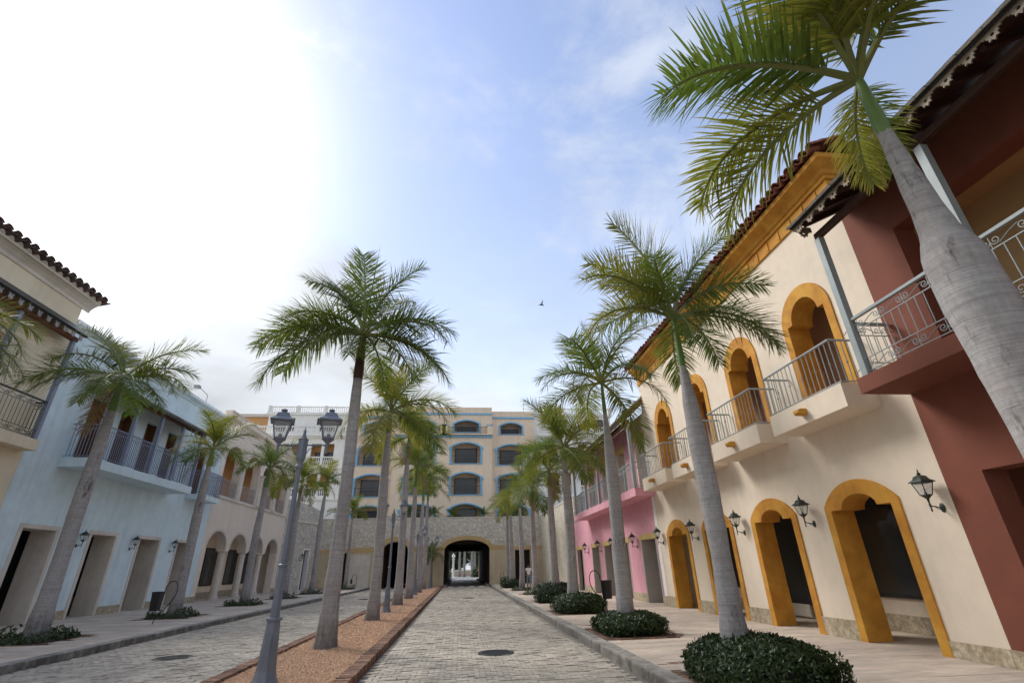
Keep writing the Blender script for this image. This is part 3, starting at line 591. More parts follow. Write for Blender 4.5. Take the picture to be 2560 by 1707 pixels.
# ================================================================== cream house with ochre arches (right)
def cream_house():
    root = thing('cream_house', 'cream two-storey house with ochre arches, small balconies and a clay-tile eave', 'house', (XR, 14.4, .15))
    u0, u1 = 7.78, 21.05
    lows = [9.83, 12.95, 16.07, 19.19]; ups = [9.66, 12.73, 15.8, 18.87]
    holes = []
    for c in lows: holes.append([(c-.9,.15)]+lintel_arch(c,.9,.62,.15,2.72,.38)[1:-1]+[(c+.9,.15)])
    for c in ups: holes.append(outer_arch(c,.74,4.93,7.1,.72))
    # wall outline notched at the ground so that the arch openings reach the floor
    poly = [(u0,.15)]
    for c in lows: poly += [(c-.9,.15),(c-.9,2.72),(c-.62,2.72)]+[(c-.62*math.cos(math.pi*i/8), 2.72+.38*math.sin(math.pi*i/8)) for i in range(1,8)]+[(c+.62,2.72),(c+.9,2.72),(c+.9,.15)]
    poly += [(u1,.15),(u1,9.45),(u0,9.45)]
    MB().plate(MR, poly, 0, .35, holes[4:]).build('wall', CREAM, root)
    for c in lows:
        ring_part(root, 'arch_surround', OCHRE, MR, seg_outer(c,1.03,.15,2.76,.48), lintel_arch(c,.83,.49,.15,2.68,.27), -.035, .52)
    for c in ups:
        ring_part(root, 'arch_surround', OCHRE, MR, outer_arch(c,.87,4.94,7.08,.87), lintel_arch(c,.66,.48,4.94,7.12,.5), -.035, .55)
    # plinths between the arches
    edges = [u0+.0]+sum([[c-1.03, c+1.03] for c in lows], [])+[u1]
    for i in range(0, len(edges), 2):
        if edges[i+1]-edges[i] > .1: P_(root, 'plinth', CORAL, MR, [(edges[i]+.004,edges[i+1]-.004,.15,.52-.12*(i==0),-.03,.0)])
    shell(root, MR, u0, u1, 4.1, 8.55, 9.4, 8.0, CREAM, 1.35, CREAM, BROWNIN)
    # inner wall of the walk with shop windows
    P_(root, 'inner_wall', CREAM, MR, [(u0+.26,u1-.01,.15,4.1,1.9,2.1)])
    P_(root, 'inner_plinth', CORAL, MR, [(u0+.26,14.7,.15,.5,1.87,1.9),(17.0,u1-.02,.15,.5,1.87,1.9)])
    window(root, MR, 10.9, 13.2, .85, 3.1, 1.84, 'shop_window', .07, 0)
    window(root, MR, 14.85, 17.0, .5, 3.2, 1.84, 'shop_door', .14, 1)
    P_(root, 'kick_panel', CREAMT, MR, [(14.98,15.9,.2,.52,1.8,1.86),(15.94,16.88,.2,.52,1.8,1.86)])
    window(root, MR, 18.4, 20.9, .85, 3.1, 1.84, 'shop_window', .07, 0)
    # tiled soffit panel seen through the first upper arch
    P_(root, 'ceiling_light', CREAMT, MR, [(9.0,10.4,8.50,8.548,.5,1.2)])
    # balconies
    bar = MB().tube([(0,0,0),(0,0,.95)], .0105, 6); bar_me = mesh('baluster', bar.v, bar.f, GREYP, True)
    kb = MB().tube([(0,0,0),(0,0,.95)], .0105, 6); kb.lathe([(.004,-.02),(.02,-.012),(.026,0),(.02,.012),(.004,.02)], (0,0,.45), 8); knob_me = mesh('baluster', kb.v, kb.f, GREYP, True)
    for c in ups:
        a, b_ = c-1.235, c+1.235
        sl = P_(root, 'balcony', CREAM, MR, [(a,b_,4.44,4.93,-.77,-.001)])
        x = XR-.71
        MB().tube([(XR-.01,a+.03,5.9),(x,a+.03,5.9),(x,b_-.03,5.9),(XR-.01,b_-.03,5.9)], .026, 8).build('handrail', GREYP, sl, True)
        MB().tube([(XR-.01,a+.03,4.975),(x,a+.03,4.975),(x,b_-.03,4.975),(XR-.01,b_-.03,4.975)], .016, 6).build('bottom_rail', GREYP, sl, True)
        n = 16
        for i in range(n+1):
            k = i % 3; link('baluster', knob_me if k == 1 else bar_me, sl, loc=(x, a+.03+(b_-a-.06)*i/n, 4.955+(.14 if (k == 1 and i % 2) else 0)-(.14 if (k == 1 and i % 2) else 0)))
        for i in range(1, 5):
            for yy in (a+.03, b_-.03): link('baluster', knob_me if i == 2 else bar_me, sl, loc=(x+.70*i/5, yy, 4.955))
        MB().plate(lambda u, v, w_: (u, w_, v), [(XR-.77,4.62),(XR-.93,4.62),(XR-.97,4.66),(XR-.97,4.72),(XR-.9,4.745),(XR-.77,4.745)], c-.09, c+.09).build('spout', OCHRE, sl)
    # cornice: frieze with arched dentils, mouldings, tiles
    def prof_run(nm, prof, m, ua, ub):
        b = MB(); n = len(prof)
        # mitred return at the near end
        L_ = []
        for p, z in prof: L_.append((XR-p, ua-p, z))
        L2 = [(XR-p, ub, z) for p, z in prof]; L0 = [(XR+3, ua-p, z) for p, z in prof]
        b.v = L0+L_+L2
        for i in range(n-1):
            b.f += [(i,i+1,n+i+1,n+i),(n+i,n+i+1,2*n+i+1,2*n+i)]
        b.f += [tuple(range(2*n,3*n))]; b.build(nm, m, root)
    ua = u0+.02
    prof_run('frieze', [(.0,9.38),(.05,9.40),(.05,9.72),(.0,9.74)], OCHRE, ua, u1)
    prof_run('cornice', [(.0,9.72),(.10,9.74),(.11,9.82),(.16,9.84),(.20,9.93),(.33,10.02),(.42,10.06),(.43,10.18),(.0,10.22)], OCHRE, ua, u1)
    y = u0+.35
    while y < u1-.2:
        m = MB().plate(MR, [(y-.015,9.42)]+[(y+.15*math.sin(math.pi*i/8)-.015, 9.42+.28*i/8) for i in range(1,8)]+[(y-.015,9.70)], -.075, -.048)
        y += .5
        m.build('dentil', OCHRE, root)
    # barrel tiles along the eave (two courses) and under-tiles
    def barrel(r, L_, n=8):
        v = []; f = []
        for s_ in (0, 1):
            for rr in (r, r-.014):
                for i in range(n+1):
                    a = math.pi*i/n; k = (1.0 if s_ == 0 else .86); v.append((s_*L_, rr*k*math.cos(a), rr*k*math.sin(a)))
        m_ = n+1
        for i in range(n): f += [(i,i+1,2*m_+i+1,2*m_+i),(m_+i,3*m_+i,3*m_+i+1,m_+i+1),(i,m_+i,m_+i+1,i+1)]
        f += [(0,2*m_,3*m_,m_),(n,m_+n,3*m_+n,2*m_+n)]
        return v, f
    tm = mesh('roof_tile', *barrel(.115,.46), TILE, True); um = mesh('roof_tile', [(x,y_,-z_) for x,y_,z_ in barrel(.115,.46)[0]], barrel(.115,.46)[1], TILE, True)
    sl = R(20)
    y = u0-.42; 
    while y < u1+.05:
        for c in range(3):
            x = XR-.56+c*.36*math.cos(sl); z = 10.30+c*.36*math.sin(sl)+c*.012
            link('roof_tile', tm, root, loc=(x+rng.gauss(0,.012), y, z+rng.gauss(0,.006)), rot=(0,-sl+rng.gauss(0,.02),rng.gauss(0,.02)))
            if c < 2: link('roof_tile', um, root, loc=(x-.03, y+.13, z-.0), rot=(0,-sl,rng.gauss(0,.02)))
        y += .262
    # return of tiles along the near end
    x = XR-.1
    while x < XR+2.6:
        for c in range(2):
            link('roof_tile', tm, root, loc=(x, u0-.58+c*.36*math.cos(sl), 10.30+c*.36*math.sin(sl)+c*.012), rot=(0,-sl+rng.gauss(0,.02),R(90)))
        x += .262
    b = MB(); b.v = [(XR-.43,u0-.41,10.19),(XR-.43,u1,10.19),(XR+4,u1,12.2),(XR+4,u0+3.2,12.2)]; b.f = [(0,1,2,3)]; b.build('roof', TILE, root)
    b = MB(); b.v = [(XR-.43,u0-.41,10.19),(XR+4,u0+3.2,12.2),(XR+8,u0+3.2,12.2),(XR+8,u0-.41,10.19)]; b.f = [(0,1,2,3)]; b.build('roof', TILE, root)
    return root
cream_house()
for u, l in ((8.0,'green-black wall lantern nearest the dark red house'),(11.36,'green-black wall lantern between the first and second ochre arches'),(14.45,'green-black wall lantern between the second and third ochre arches'),(17.5,'green-black wall lantern between the third and fourth ochre arches'),(20.72,'green-black wall lantern at the joint of cream and pink houses')):
    wall_lamp(u, 2.47, 1, l)

# ================================================================== pink house (right)
def simple_rail(sl, M, ua, ub, z0, z1, wf, n, m, side_a=None, side_b=None, posts=(), top2=None):
    """straight railing on a balcony front with returns to the wall"""
    path = [(ua, wf), (ub, wf)]
    if side_a is not None: path = [(ua, side_a)]+path
    if side_b is not None: path = path+[(ub, side_b)]
    for nm, z, r_ in (('handrail', z1, .026), ('bottom_rail', z0+.08, .015))+((('middle_rail', top2, .014),) if top2 else ()):
        MB().tube([M(u, z, w_) for u, w_ in path], r_, 6).build(nm, m, sl, True)
    b = MB().tube([(0,0,0),(0,0,z1-z0-.08)], .0115 if m is GREYP else .017, 5); me = mesh('baluster', b.v, b.f, m, True)
    for i in range(n+1): link('baluster', me, sl, loc=M(ua+(ub-ua)*i/n, z0+.08, wf))
    for s_, uu in ((side_a, ua), (side_b, ub)):
        if s_ is None: continue
        k = max(2, int(abs(s_-wf)/.13))
        for i in range(1, k): link('baluster', me, sl, loc=M(uu, z0+.08, wf+(s_-wf)*i/k))
    for u in posts: MB().mbox(M, u-.03, u+.03, z0, z1+.09, wf-.03, wf+.03).build('rail_post', m, sl)
def pink_house():
    root = thing('pink_house', 'pink two-storey house with a long grey-railed balcony under a wooden eave', 'house', (XR, 28, .15))
    u0, u1, uu = 21.05, 37.2, 32.8
    doors = [(21.5,23.4),(25.25,26.95),(28.1,29.75),(30.8,32.6),(35.2,36.8)]; wins = [(21.2,22.62),(24.2,25.6),(27.2,28.7),(30.35,32.05)]
    poly = [(u0,.15)]
    for a, b_ in doors: poly += [(a,.15),(a,2.72),(b_,2.72),(b_,.15)]
    poly += [(u1,.15),(u1,4.5),(uu,4.5),(uu,8.1),(u0,8.1)]
    MB().plate(MR, poly, 0, .35, [rect(a,b_,4.72,7.1) for a, b_ in wins]).build('wall', PINK, root)
    P_(root, 'corner_strip', WHITEW, MR, [(u0-.0,u0+.3,.5,8.1,-.012,.0)])
    pe = [u0]+[x for d in doors for x in d]+[u1]
    for i in range(0, len(pe), 2): P_(root, 'plinth', CORAL, MR, [(pe[i]+.004,pe[i+1]-.004,.15,.5,-.025,0)])
    for a, b_ in doors:
        P_(root, 'lintel', OCHRE2, MR, [(a-.16,b_+.16,2.70,2.92,-.03,.34)])
        dj = P_(root, 'door_jamb', GREYJ, MR, [(a-.02,a+.09,.15,2.70,-.015,.9),(b_-.09,b_+.02,.15,2.70,-.015,.9)])
    for a, b_ in wins:
        P_(root, 'lintel', OCHRE2, MR, [(a-.12,b_+.12,7.08,7.3,-.03,.34)])
        P_(root, 'window_jamb', CREAMT, MR, [(a-.02,a+.07,4.70,7.08,-.02,.6),(b_-.07,b_+.02,4.70,7.08,-.02,.6)])
    shell(root, MR, u0, u1, 4.1, 4.35, 4.5, 8.0, PINK, 3.0, PINK, GREYJ)
    P_(root, 'upper_room', GREYJ, MR, [(u0+.02,uu,4.5,8.3,1.6,1.8)]); P_(root, 'upper_end', PINK, MR, [(uu-.25,uu,4.5,8.1,.351,6)])
    P_(root, 'inner_wall', PINK, MR, [(u0+.0,u1-.26,.15,4.1,1.9,2.1)]); P_(root, 'inner_plinth', CORAL, MR, [(u0+.02,u1-.3,.15,.5,1.87,1.9)])
    window(root, MR, 22.2, 23.2, .95, 3.0, 1.84, 'shop_window', .07, 0)
    window(root, MR, 25.9, 28.5, .3, 3.0, 1.84, 'shop_door', .1, 1); window(root, MR, 29.6, 31.6, .9, 3.0, 1.84, 'shop_window', .07, 0)
    window(root, MR, 33.0, 36.4, .3, 3.0, 1.84, 'shop_door', .1, 1)
    g = P_(root, 'iron_gate', IRON, MR, [(35.3,36.7,.2,.26,.2,.23),(35.3,36.7,2.55,2.62,.2,.23),(35.3,36.7,1.4,1.45,.2,.23)])
    for i in range(12): MB().mbox(MR, 35.32+i*.122, 35.345+i*.122, .2, 2.6, .203, .227).build('gate_bar', IRON, g)
    sl = P_(root, 'balcony', PINK, MR, [(20.85,33.0,4.37,4.7,-.88,-.002)])
    simple_rail(sl, MR, 20.93, 32.9, 4.7, 5.82, -.82, 96, GREYP, -.02, -.02, [22.2,23.75,25.2,28.1,31.0], 5.56)
    # small scroll row between the two upper rails
    m = MB()
    for i in range(96):
        u = 20.99+i*.1247; m.tube([MR(u, 5.58, -.82), MR(u+.06, 5.68, -.82), MR(u+.02, 5.79, -.82)], .007, 4, False)
    m.build('scroll_row', GREYP, sl)
    for u in (20.83, 23.75, 26.6, 29.55, 32.45): P_(root, 'post', GREYP, MR, [(u-.07,u+.07,4.70,7.52,-.93,-.79)])
    P_(root, 'wall_plate', WOODB, MR, [(20.75,32.7,7.52,7.7,-.95,-.77)])
    # roof: boards, rafters, shingles, fascia
    rs = R(41); ca, sa = math.cos(rs), math.sin(rs)
    MS = lambda u, v, w_: (XR-1.16+w_*ca-v*sa, u, 7.70+w_*sa+v*ca)
    MB().mbox(MS, 20.9, 32.75, .0, .03, .0, 6.0).build('soffit', WOODD, root)
    MB().mbox(MS, 20.88, 32.8, .032, .10, -.06, 6.0).build('roof', SHING, root)
    MB().mbox(MS, 20.87, 32.82, .104, .15, -.03, 6.0).build('roof_cap', WHITEW, root)
    u = 21.1
    while u < 32.7: MB().mbox(MS, u-.04, u+.04, -.12, -.001, .05, 1.7).build('rafter', WOODD, root); u += .6
    P_(root, 'fascia', WOODD, MR, [(20.9,32.75,7.57,7.74,-1.2,-1.165)]); P_(root, 'barge_board', WOODB, MS, [(20.86,20.9,-.16,.0,.02,1.6)])
    return root
pink_house()
for u, l in ((23.95,'wall lantern on the pink house beside its first doorway'),(27.6,'wall lantern on the pink house half hidden by a palm trunk'),(30.35,'wall lantern on the pink house before its fourth doorway'),(33.6,'wall lantern on the pink house nearest the pale stone wall')):
    wall_lamp(u, 2.45, 1, l)

# ================================================================== dark red house (right, nearest)
def spiral(c, r0, turns, dirn, n=18, a0=0.):
    return [(c[0]+r0*(1-.75*i/n)*math.cos(a0+dirn*2*math.pi*turns*i/n), c[1]+r0*(1-.75*i/n)*math.sin(a0+dirn*2*math.pi*turns*i/n)) for i in range(n+1)]
def scroll_band(b, M, ua, ub, v0, v1, w_, r_=.0075):
    """pairs of C-scrolls joined by slanting links between two rails"""
    p = .5; n = max(1, round((ub-ua)/p)); p = (ub-ua)/n; h = v1-v0
    for i in range(n):
        c = ua+(i+.5)*p; rr = h*.3
        for s_ in (-1, 1):
            pts = spiral((c+s_*rr*1.05, v0+h*.5), rr, 1.35, s_, a0=math.pi if s_ > 0 else 0.)
            b.tube([M(u, v, w_) for u, v in pts], r_, 5, False)
        b.tube([M(c,v0,w_), M(c,v1,w_)], r_, 5)
        b.tube([M(c+rr*1.6,v0+h*.75,w_), M(c+p*.5,v0+h*.55,w_), M(c+p-rr*1.6,v0+h*.2,w_)], r_, 5)
def scroll_rail(sl, M, ua, ub, z0, z1, wf, side, m, nb, side_at):
    def run(Mx, a, b_, nbars):
        MB().mbox(Mx, a, b_, z1-.02, z1+.03, -.035, .035).build('handrail', m, sl)
        for nm, z in (('upper_rail', z1-.24), ('lower_rail', z0+.29), ('bottom_rail', z0+.06)): MB().mbox(Mx, a, b_, z-.008, z+.008, -.008, .008).build(nm, m, sl)
        s_ = MB(); scroll_band(s_, Mx, a, b_, z1-.24, z1-.02, 0.); scroll_band(s_, Mx, a, b_, z0+.06, z0+.29, 0.); s_.build('scrollwork', m, sl, True)
        bm = MB().tube([(0,0,0),(0,0,z1-.24-z0-.29)], .0085, 5); me = mesh('baluster', bm.v, bm.f, m, True)
        for i in range(nbars+1): link('baluster', me, sl, loc=Mx(a+(b_-a)*i/nbars, z0+.29, 0.))
    run(lambda u, v, w_: M(u, v, wf+w_), ua, ub, nb)
    d = abs(side-wf); run(lambda u, v, w_: M(side_at+w_, v, wf+u*(1 if side > wf else -1)), .04, d, max(3, int(d/.17)))
def lace_fascia(M, ua, ub, zt, wf, unit=.34, drop=.26):
    """carved fascia board: stepped pointed drops with a drilled hole"""
    n = int((ub-ua)/unit); unit = (ub-ua)/n; poly = [(ua,zt),(ua,zt-.13)]; holes = []
    for i in range(n):
        c = ua+(i+.5)*unit; s_ = unit/2
        poly += [(c-s_*.78,zt-.115),(c-s_*.72,zt-.145),(c-s_*.5,zt-.14),(c-s_*.5,zt-.18),(c-s_*.36,zt-.185),(c-s_*.4,zt-drop+.02),(c-s_*.17,zt-drop+.035),(c,zt-drop-.015),(c+s_*.17,zt-drop+.035),(c+s_*.4,zt-drop+.02),(c+s_*.36,zt-.185),(c+s_*.5,zt-.18),(c+s_*.5,zt-.14),(c+s_*.72,zt-.145),(c+s_*.78,zt-.115)]
        holes.append([(c+.028*math.cos(k*math.pi/4), zt-.165+.028*math.sin(k*math.pi/4)) for k in range(8)])
    poly += [(ub,zt-.13),(ub,zt)]
    return MB().plate(M, poly, wf-.012, wf+.012, holes)
def red_house():
    root = thing('red_house', 'dark oxblood red house with a wrought-iron balcony under a carved wooden eave', 'house', (XR, 3, .15))
    u0, u1 = -6.0, 7.78
    poly = [(u0,.15),(3.2,.15),(3.2,2.95),(7.1,2.95),(7.1,.15),(u1,.15),(u1,8.75),(u0,8.75)]
    MB().plate(MR, poly, .0, .45, [rect(2.4,6.82,4.76,7.57), rect(-5.5,1.5,4.76,7.57)]).build('wall', REDW, root)
    P_(root, 'floor_slab', REDW, MR, [(u0,u1-.01,4.15,4.44,.451,8)]); P_(root, 'ceiling', TAN, MR, [(u0,u1-.01,8.0,8.2,.451,8)])
    P_(root, 'room_wall', TAN, MR, [(u0,u1-.01,4.44,8.0,1.6,1.8)]); P_(root, 'side_wall', TAN, MR, [(7.2,7.76,4.44,8.0,.452,1.59)])
    P_(root, 'inner_wall', REDW, MR, [(u0,u1-.3,.15,4.15,2.2,2.4)]); P_(root, 'end_wall', REDW, MR, [(7.5,7.765,.12,8.6,2.4,8)])
    P_(root, 'return_wall', REDW, MR, [(7.5,7.765,.15,4.14,.452,2.398)])
    window(root, MR, 3.6, 7.0, .4, 3.1, 2.1, 'shop_window', .09, 1)
    P_(root, 'plinth', CORAL, MR, [(7.104,7.776,.15,.4,-.028,0)])
    sl = P_(root, 'balcony', REDW, MR, [(u0,u1,4.46,4.75,-1.0,-.002)])
    scroll_rail(sl, MR, u0, 7.66, 4.76, 5.86, -.93, -.03, GREYP, 84, 7.66)
    for u in (7.56, 5.1, 2.62, .14): P_(root, 'post', GREYP, MR, [(u-.065,u+.065,4.752,7.83,-1.0,-.87)])
    P_(root, 'wall_plate', WOODD, MR, [(u0,7.62,7.84,7.98,-.98,-.88)])
    rs = R(27); ca, sa = math.cos(rs), math.sin(rs)
    MS = lambda u, v, w_: (XR-1.3+w_*ca-v*sa, u, 8.16+w_*sa+v*ca)
    MB().mbox(MS, u0, 7.70, .0, .03, .02, 7.0).build('soffit', WOODD, root)
    u = u0+.3
    while u < 7.7: MB().mbox(MS, u-.04, u+.04, -.11, -.002, .06, 1.6).build('rafter', WOODD, root); u += .55
    lace_fascia(MR, u0, 7.72, 8.25, -1.32).build('fascia', WOODW, root)
    lace_fascia(lambda u, v, w_: (XR+u, 7.72+w_, v), -1.3, -.9, 8.25, 0.).build('fascia', WOODW, root)
    MB().mbox(MS, u0, 7.74, .034, .075, -.06, 7.0).build('roof_boards', IRON, root)
    # shingle course ends along the eave
    u = u0
    k = 0
    while u < 7.7:
        L_ = .16+rng.random()*.06; MB().mbox(MS, u, min(7.76,u+L_-.006), .078, .12+rng.random()*.012, -.09-rng.random()*.03, 1.2).build('shingle', SHING, root); u += L_; k += 1
    MB().mbox(MS, u0, 7.75, .079, .108, 1.2, 7.0).build('roof', SHING, root)
    return root
red_house()
# ================================================================== pale blue house (left)
def blue_house():
    root = thing('blue_house', 'pale blue two-storey house with grey balcony railings and cream door frames', 'house', (XL, 27.5, .15))
    u0, u1 = 19.86, 35.12
    doors = [(20.95,22.93),(24.75,26.7),(28.38,30.42),(32.05,34.0)]; wins = [(22.2,23.3),(24.25,25.35),(26.3,27.4),(28.35,29.45),(31.9,33.1)]
    poly = [(u0,.15)]
    for a, b_ in doors: poly += [(a,.15),(a,3.58),(b_,3.58),(b_,.15)]
    poly += [(u1,.15),(u1,11.2),(u0,11.2)]
    MB().plate(ML, poly, 0, .3, [rect(a,b_,6.22,9.08) for a, b_ in wins]).build('wall', BLUEW, root)
    for a, b_ in doors:
        ring_part(root, 'door_frame', CREAMT, ML, [(a-.02,.15),(a-.02,3.62),(b_+.02,3.62),(b_+.02,.15)], [(a+.15,.15),(a+.15,3.46),(b_-.15,3.46),(b_-.15,.15)], -.03, .95)
    pe = [u0]+[x for d in doors for x in d]+[u1]
    for i in range(0, len(pe), 2): P_(root, 'plinth', CORAL, ML, [(pe[i]+.02,pe[i+1]-.02,.15,.48,-.025,0)])
    for a, b_ in wins:
        P_(root, 'window_jamb', BLUEW, ML, [(a-.01,a+.05,6.22,9.1,-.002,.7),(b_-.05,b_+.01,6.22,9.1,-.002,.7)])
        d = P_(root, 'shutter_door', WOODB, ML, [(a+.05,b_-.05,6.22,9.02,.45,.5)])
        MB().mbox(ML, b_-.11, b_-.03, 6.22, 9.05, .1, .46).build('door_leaf', WOODB, d)
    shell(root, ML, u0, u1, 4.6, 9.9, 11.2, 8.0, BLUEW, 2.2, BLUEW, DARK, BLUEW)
    P_(root, 'inner_wall', GREYJ, ML, [(u0+.26,u1-.26,.15,4.6,1.5,1.7)]); P_(root, 'inner_plinth', CORAL, ML, [(u0+.26,u1-.26,.15,.5,1.47,1.5)])
    window(root, ML, 22.9, 24.2, .3, 3.6, 1.44, 'shop_door', .1, 0); window(root, ML, 26.3, 29.0, .9, 3.6, 1.44, 'shop_window', .07, 0); window(root, ML, 33.4, 34.8, .3, 3.6, 1.44, 'shop_door', .09, 0)
    sl = P_(root, 'balcony', BLUEW, ML, [(21.58,29.75,5.83,6.2,-1.27,-.002)])
    simple_rail(sl, ML, 21.66, 29.67, 6.2, 7.62, -1.2, 62, GREYB, -.02, -.02, (), 7.42)
    sl2 = P_(root, 'balcony', BLUEW, ML, [(31.7,34.35,5.84,6.12,-.85,-.002)])
    simple_rail(sl2, ML, 31.78, 34.28, 6.14, 7.5, -.8, 20, GREYB, -.02, -.02, (), 7.3)
    for u in (21.66,23.5,25.5,27.5,29.62): P_(root, 'post', GREYB, ML, [(u-.07,u+.07,6.2,9.06,-1.27,-1.13)])
    P_(root, 'wall_plate', WOODB, ML, [(21.5,29.8,9.06,9.24,-1.3,-1.1)])
    rs = R(24); ca, sa = math.cos(rs), math.sin(rs)
    MS = lambda u, v, w_: (XL+1.5-w_*ca+v*sa, u, 9.16+w_*sa+v*ca)
    MB().mbox(MS, 21.3, 29.95, .0, .03, .0, 1.66).build('soffit', WOODD, root); MB().mbox(MS, 21.25, 30.0, .032, .12, -.05, 1.66).build('balcony_roof', SHING, root)
    P_(root, 'fascia', IRON, ML, [(21.3,29.95,9.07,9.22,-1.54,-1.505)])
    b = MB(); pr = [(0,11.18),(.06,11.2),(.08,11.28),(.2,11.38),(.24,11.42),(.24,11.5),(0,11.5)]
    b.plate(lambda u, v, w_: (XL+u, w_, v), pr, u0+.01, u1-.01).build('cornice', BLUEW, root)
    P_(root, 'parapet', WHITEW, ML, [(u0+.02,u1-.02,11.502,11.72,-.05,.5)])
    fl = thing('floodlight', 'small floodlight on a bent arm above the blue parapet', 'floodlight', (XL,31.5,11.72))
    MB().tube([(XL-.1,31.5,11.72),(XL-.1,31.5,12.25),(XL-.1,30.2,12.42)], .022, 6).build('arm', GREYP, fl)
    MB().box(XL-.25,XL+.05,29.95,30.25,12.24,12.42).build('lamp_head', GREYP, fl)
    return root
blue_house()
for u, l in ((24.14,'wall lantern on the blue house behind the leaning palm trunk'),(27.86,'wall lantern on the blue house before its third doorway'),(31.5,'wall lantern on the blue house before its last doorway')): wall_lamp(u, 2.95, -1, l)

# ================================================================== straw yellow house (left, nearest)
def yellow_house():
    root = thing('yellow_house', 'straw yellow house at the left edge with a carved eave and clay-tile roof', 'house', (XL, 12, .15))
    u0, u1 = 3.0, 19.85
    poly = [(u0,.15),(17.0,.15),(17.0,3.6),(19.0,3.6),(19.0,.15),(u1,.15),(u1,12.2),(u0,12.2)]
    MB().plate(ML, poly, 0, .3, [rect(15.3,17.3,6.5,9.7), rect(11.0,13.0,6.5,9.7)]).build('wall', YELW, root)
    P_(root, 'shutter', WOODB, ML, [(15.35,17.25,6.5,9.65,.12,.17),(11.05,12.95,6.5,9.65,.12,.17)])
    P_(root, 'end_wall', YELW, ML, [(u1-.25,u1-.002,.12,12.2,.301,8)]); P_(root, 'roof_deck', CREAMT, ML, [(u0,u1-.26,11.9,12.1,.301,8)]); P_(root, 'inner_wall', YELW, ML, [(u0,u1-.3,.15,5,1.5,1.7)])
    sl = P_(root, 'balcony', YELW, ML, [(u0,19.72,6.05,6.44,-.52,-.002)])
    scroll_rail(sl, ML, 12.0, 19.5, 6.45, 7.85, -.46, -.02, IRON, 44, 19.5)
    for u in (19.5, 16.9, 14.3): P_(root, 'post', GREYB, ML, [(u-.075,u+.075,6.442,10.5,-.52,-.38)])
    rs = R(38); ca, sa = math.cos(rs), math.sin(rs)
    MS = lambda u, v, w_: (XL+.72-w_*ca+v*sa, u, 10.72+w_*sa+v*ca)
    MB().mbox(MS, u0, 19.62, .0, .03, .0, .9).build('soffit', WOODD, root); MB().mbox(MS, u0, 19.66, .032, .13, -.05, .92).build('eave_roof', IRON, root)
    P_(root, 'wall_plate', WOODB, ML, [(u0,19.6,10.5,10.66,-.56,-.36)])
    lace_fascia(ML, u0, 19.64, 10.86, -.75, .42, .36).build('fascia', mat('pale_weathered_wood', (.33,.32,.31), col2=(.2,.19,.18), var=.3, scale=8, grime=.5), root)
    pr = [(0,12.18),(.05,12.2),(.07,12.32),(.2,12.45),(.3,12.52),(.38,12.54),(.38,12.62),(.42,12.66),(.42,12.74),(0,12.76)]
    MB().plate(lambda u, v, w_: (XL+u, w_, v), pr, u0, u1+.36).build('cornice', CREAMT, root)
    def barrel(r, L_, n=8):
        v = []; f = []
        for s_ in (0, 1):
            for rr in (r, r-.016):
                for i in range(n+1):
                    a = math.pi*i/n; k = (1.0 if s_ == 0 else .86); v.append((s_*L_, rr*k*math.cos(a), rr*k*math.sin(a)))
        m_ = n+1
        for i in range(n): f += [(i,i+1,2*m_+i+1,2*m_+i),(m_+i,3*m_+i,3*m_+i+1,m_+i+1),(i,m_+i,m_+i+1,i+1)]
        f += [(0,2*m_,3*m_,m_),(n,m_+n,3*m_+n,2*m_+n)]
        return v, f
    tm = mesh('roof_tile', *barrel(.15,.5), TILEG, True); v, f = barrel(.15,.5); um = mesh('roof_tile', [(x,y,-z) for x,y,z in v], f, TILEG, True)
    y = 12.0
    while y < u1+.45:
        for c in range(2):
            link('roof_tile', tm, root, loc=(XL+.62-c*.4, y, 12.82+c*.13), rot=(0,R(18)+rng.gauss(0,.02),math.pi+rng.gauss(0,.02)))
            link('roof_tile', um, root, loc=(XL+.60-c*.4, y+.19, 12.84+c*.13), rot=(0,R(18),math.pi))
        y += .385
    b = MB(); b.v = [(XL+.4,u0,12.745),(XL+.4,u1+.4,12.745),(XL-5,u1-3,14.4),(XL-5,u0,14.4)]; b.f = [(0,1,2,3)]; b.build('roof', TILEG, root)
    return root
yellow_house()

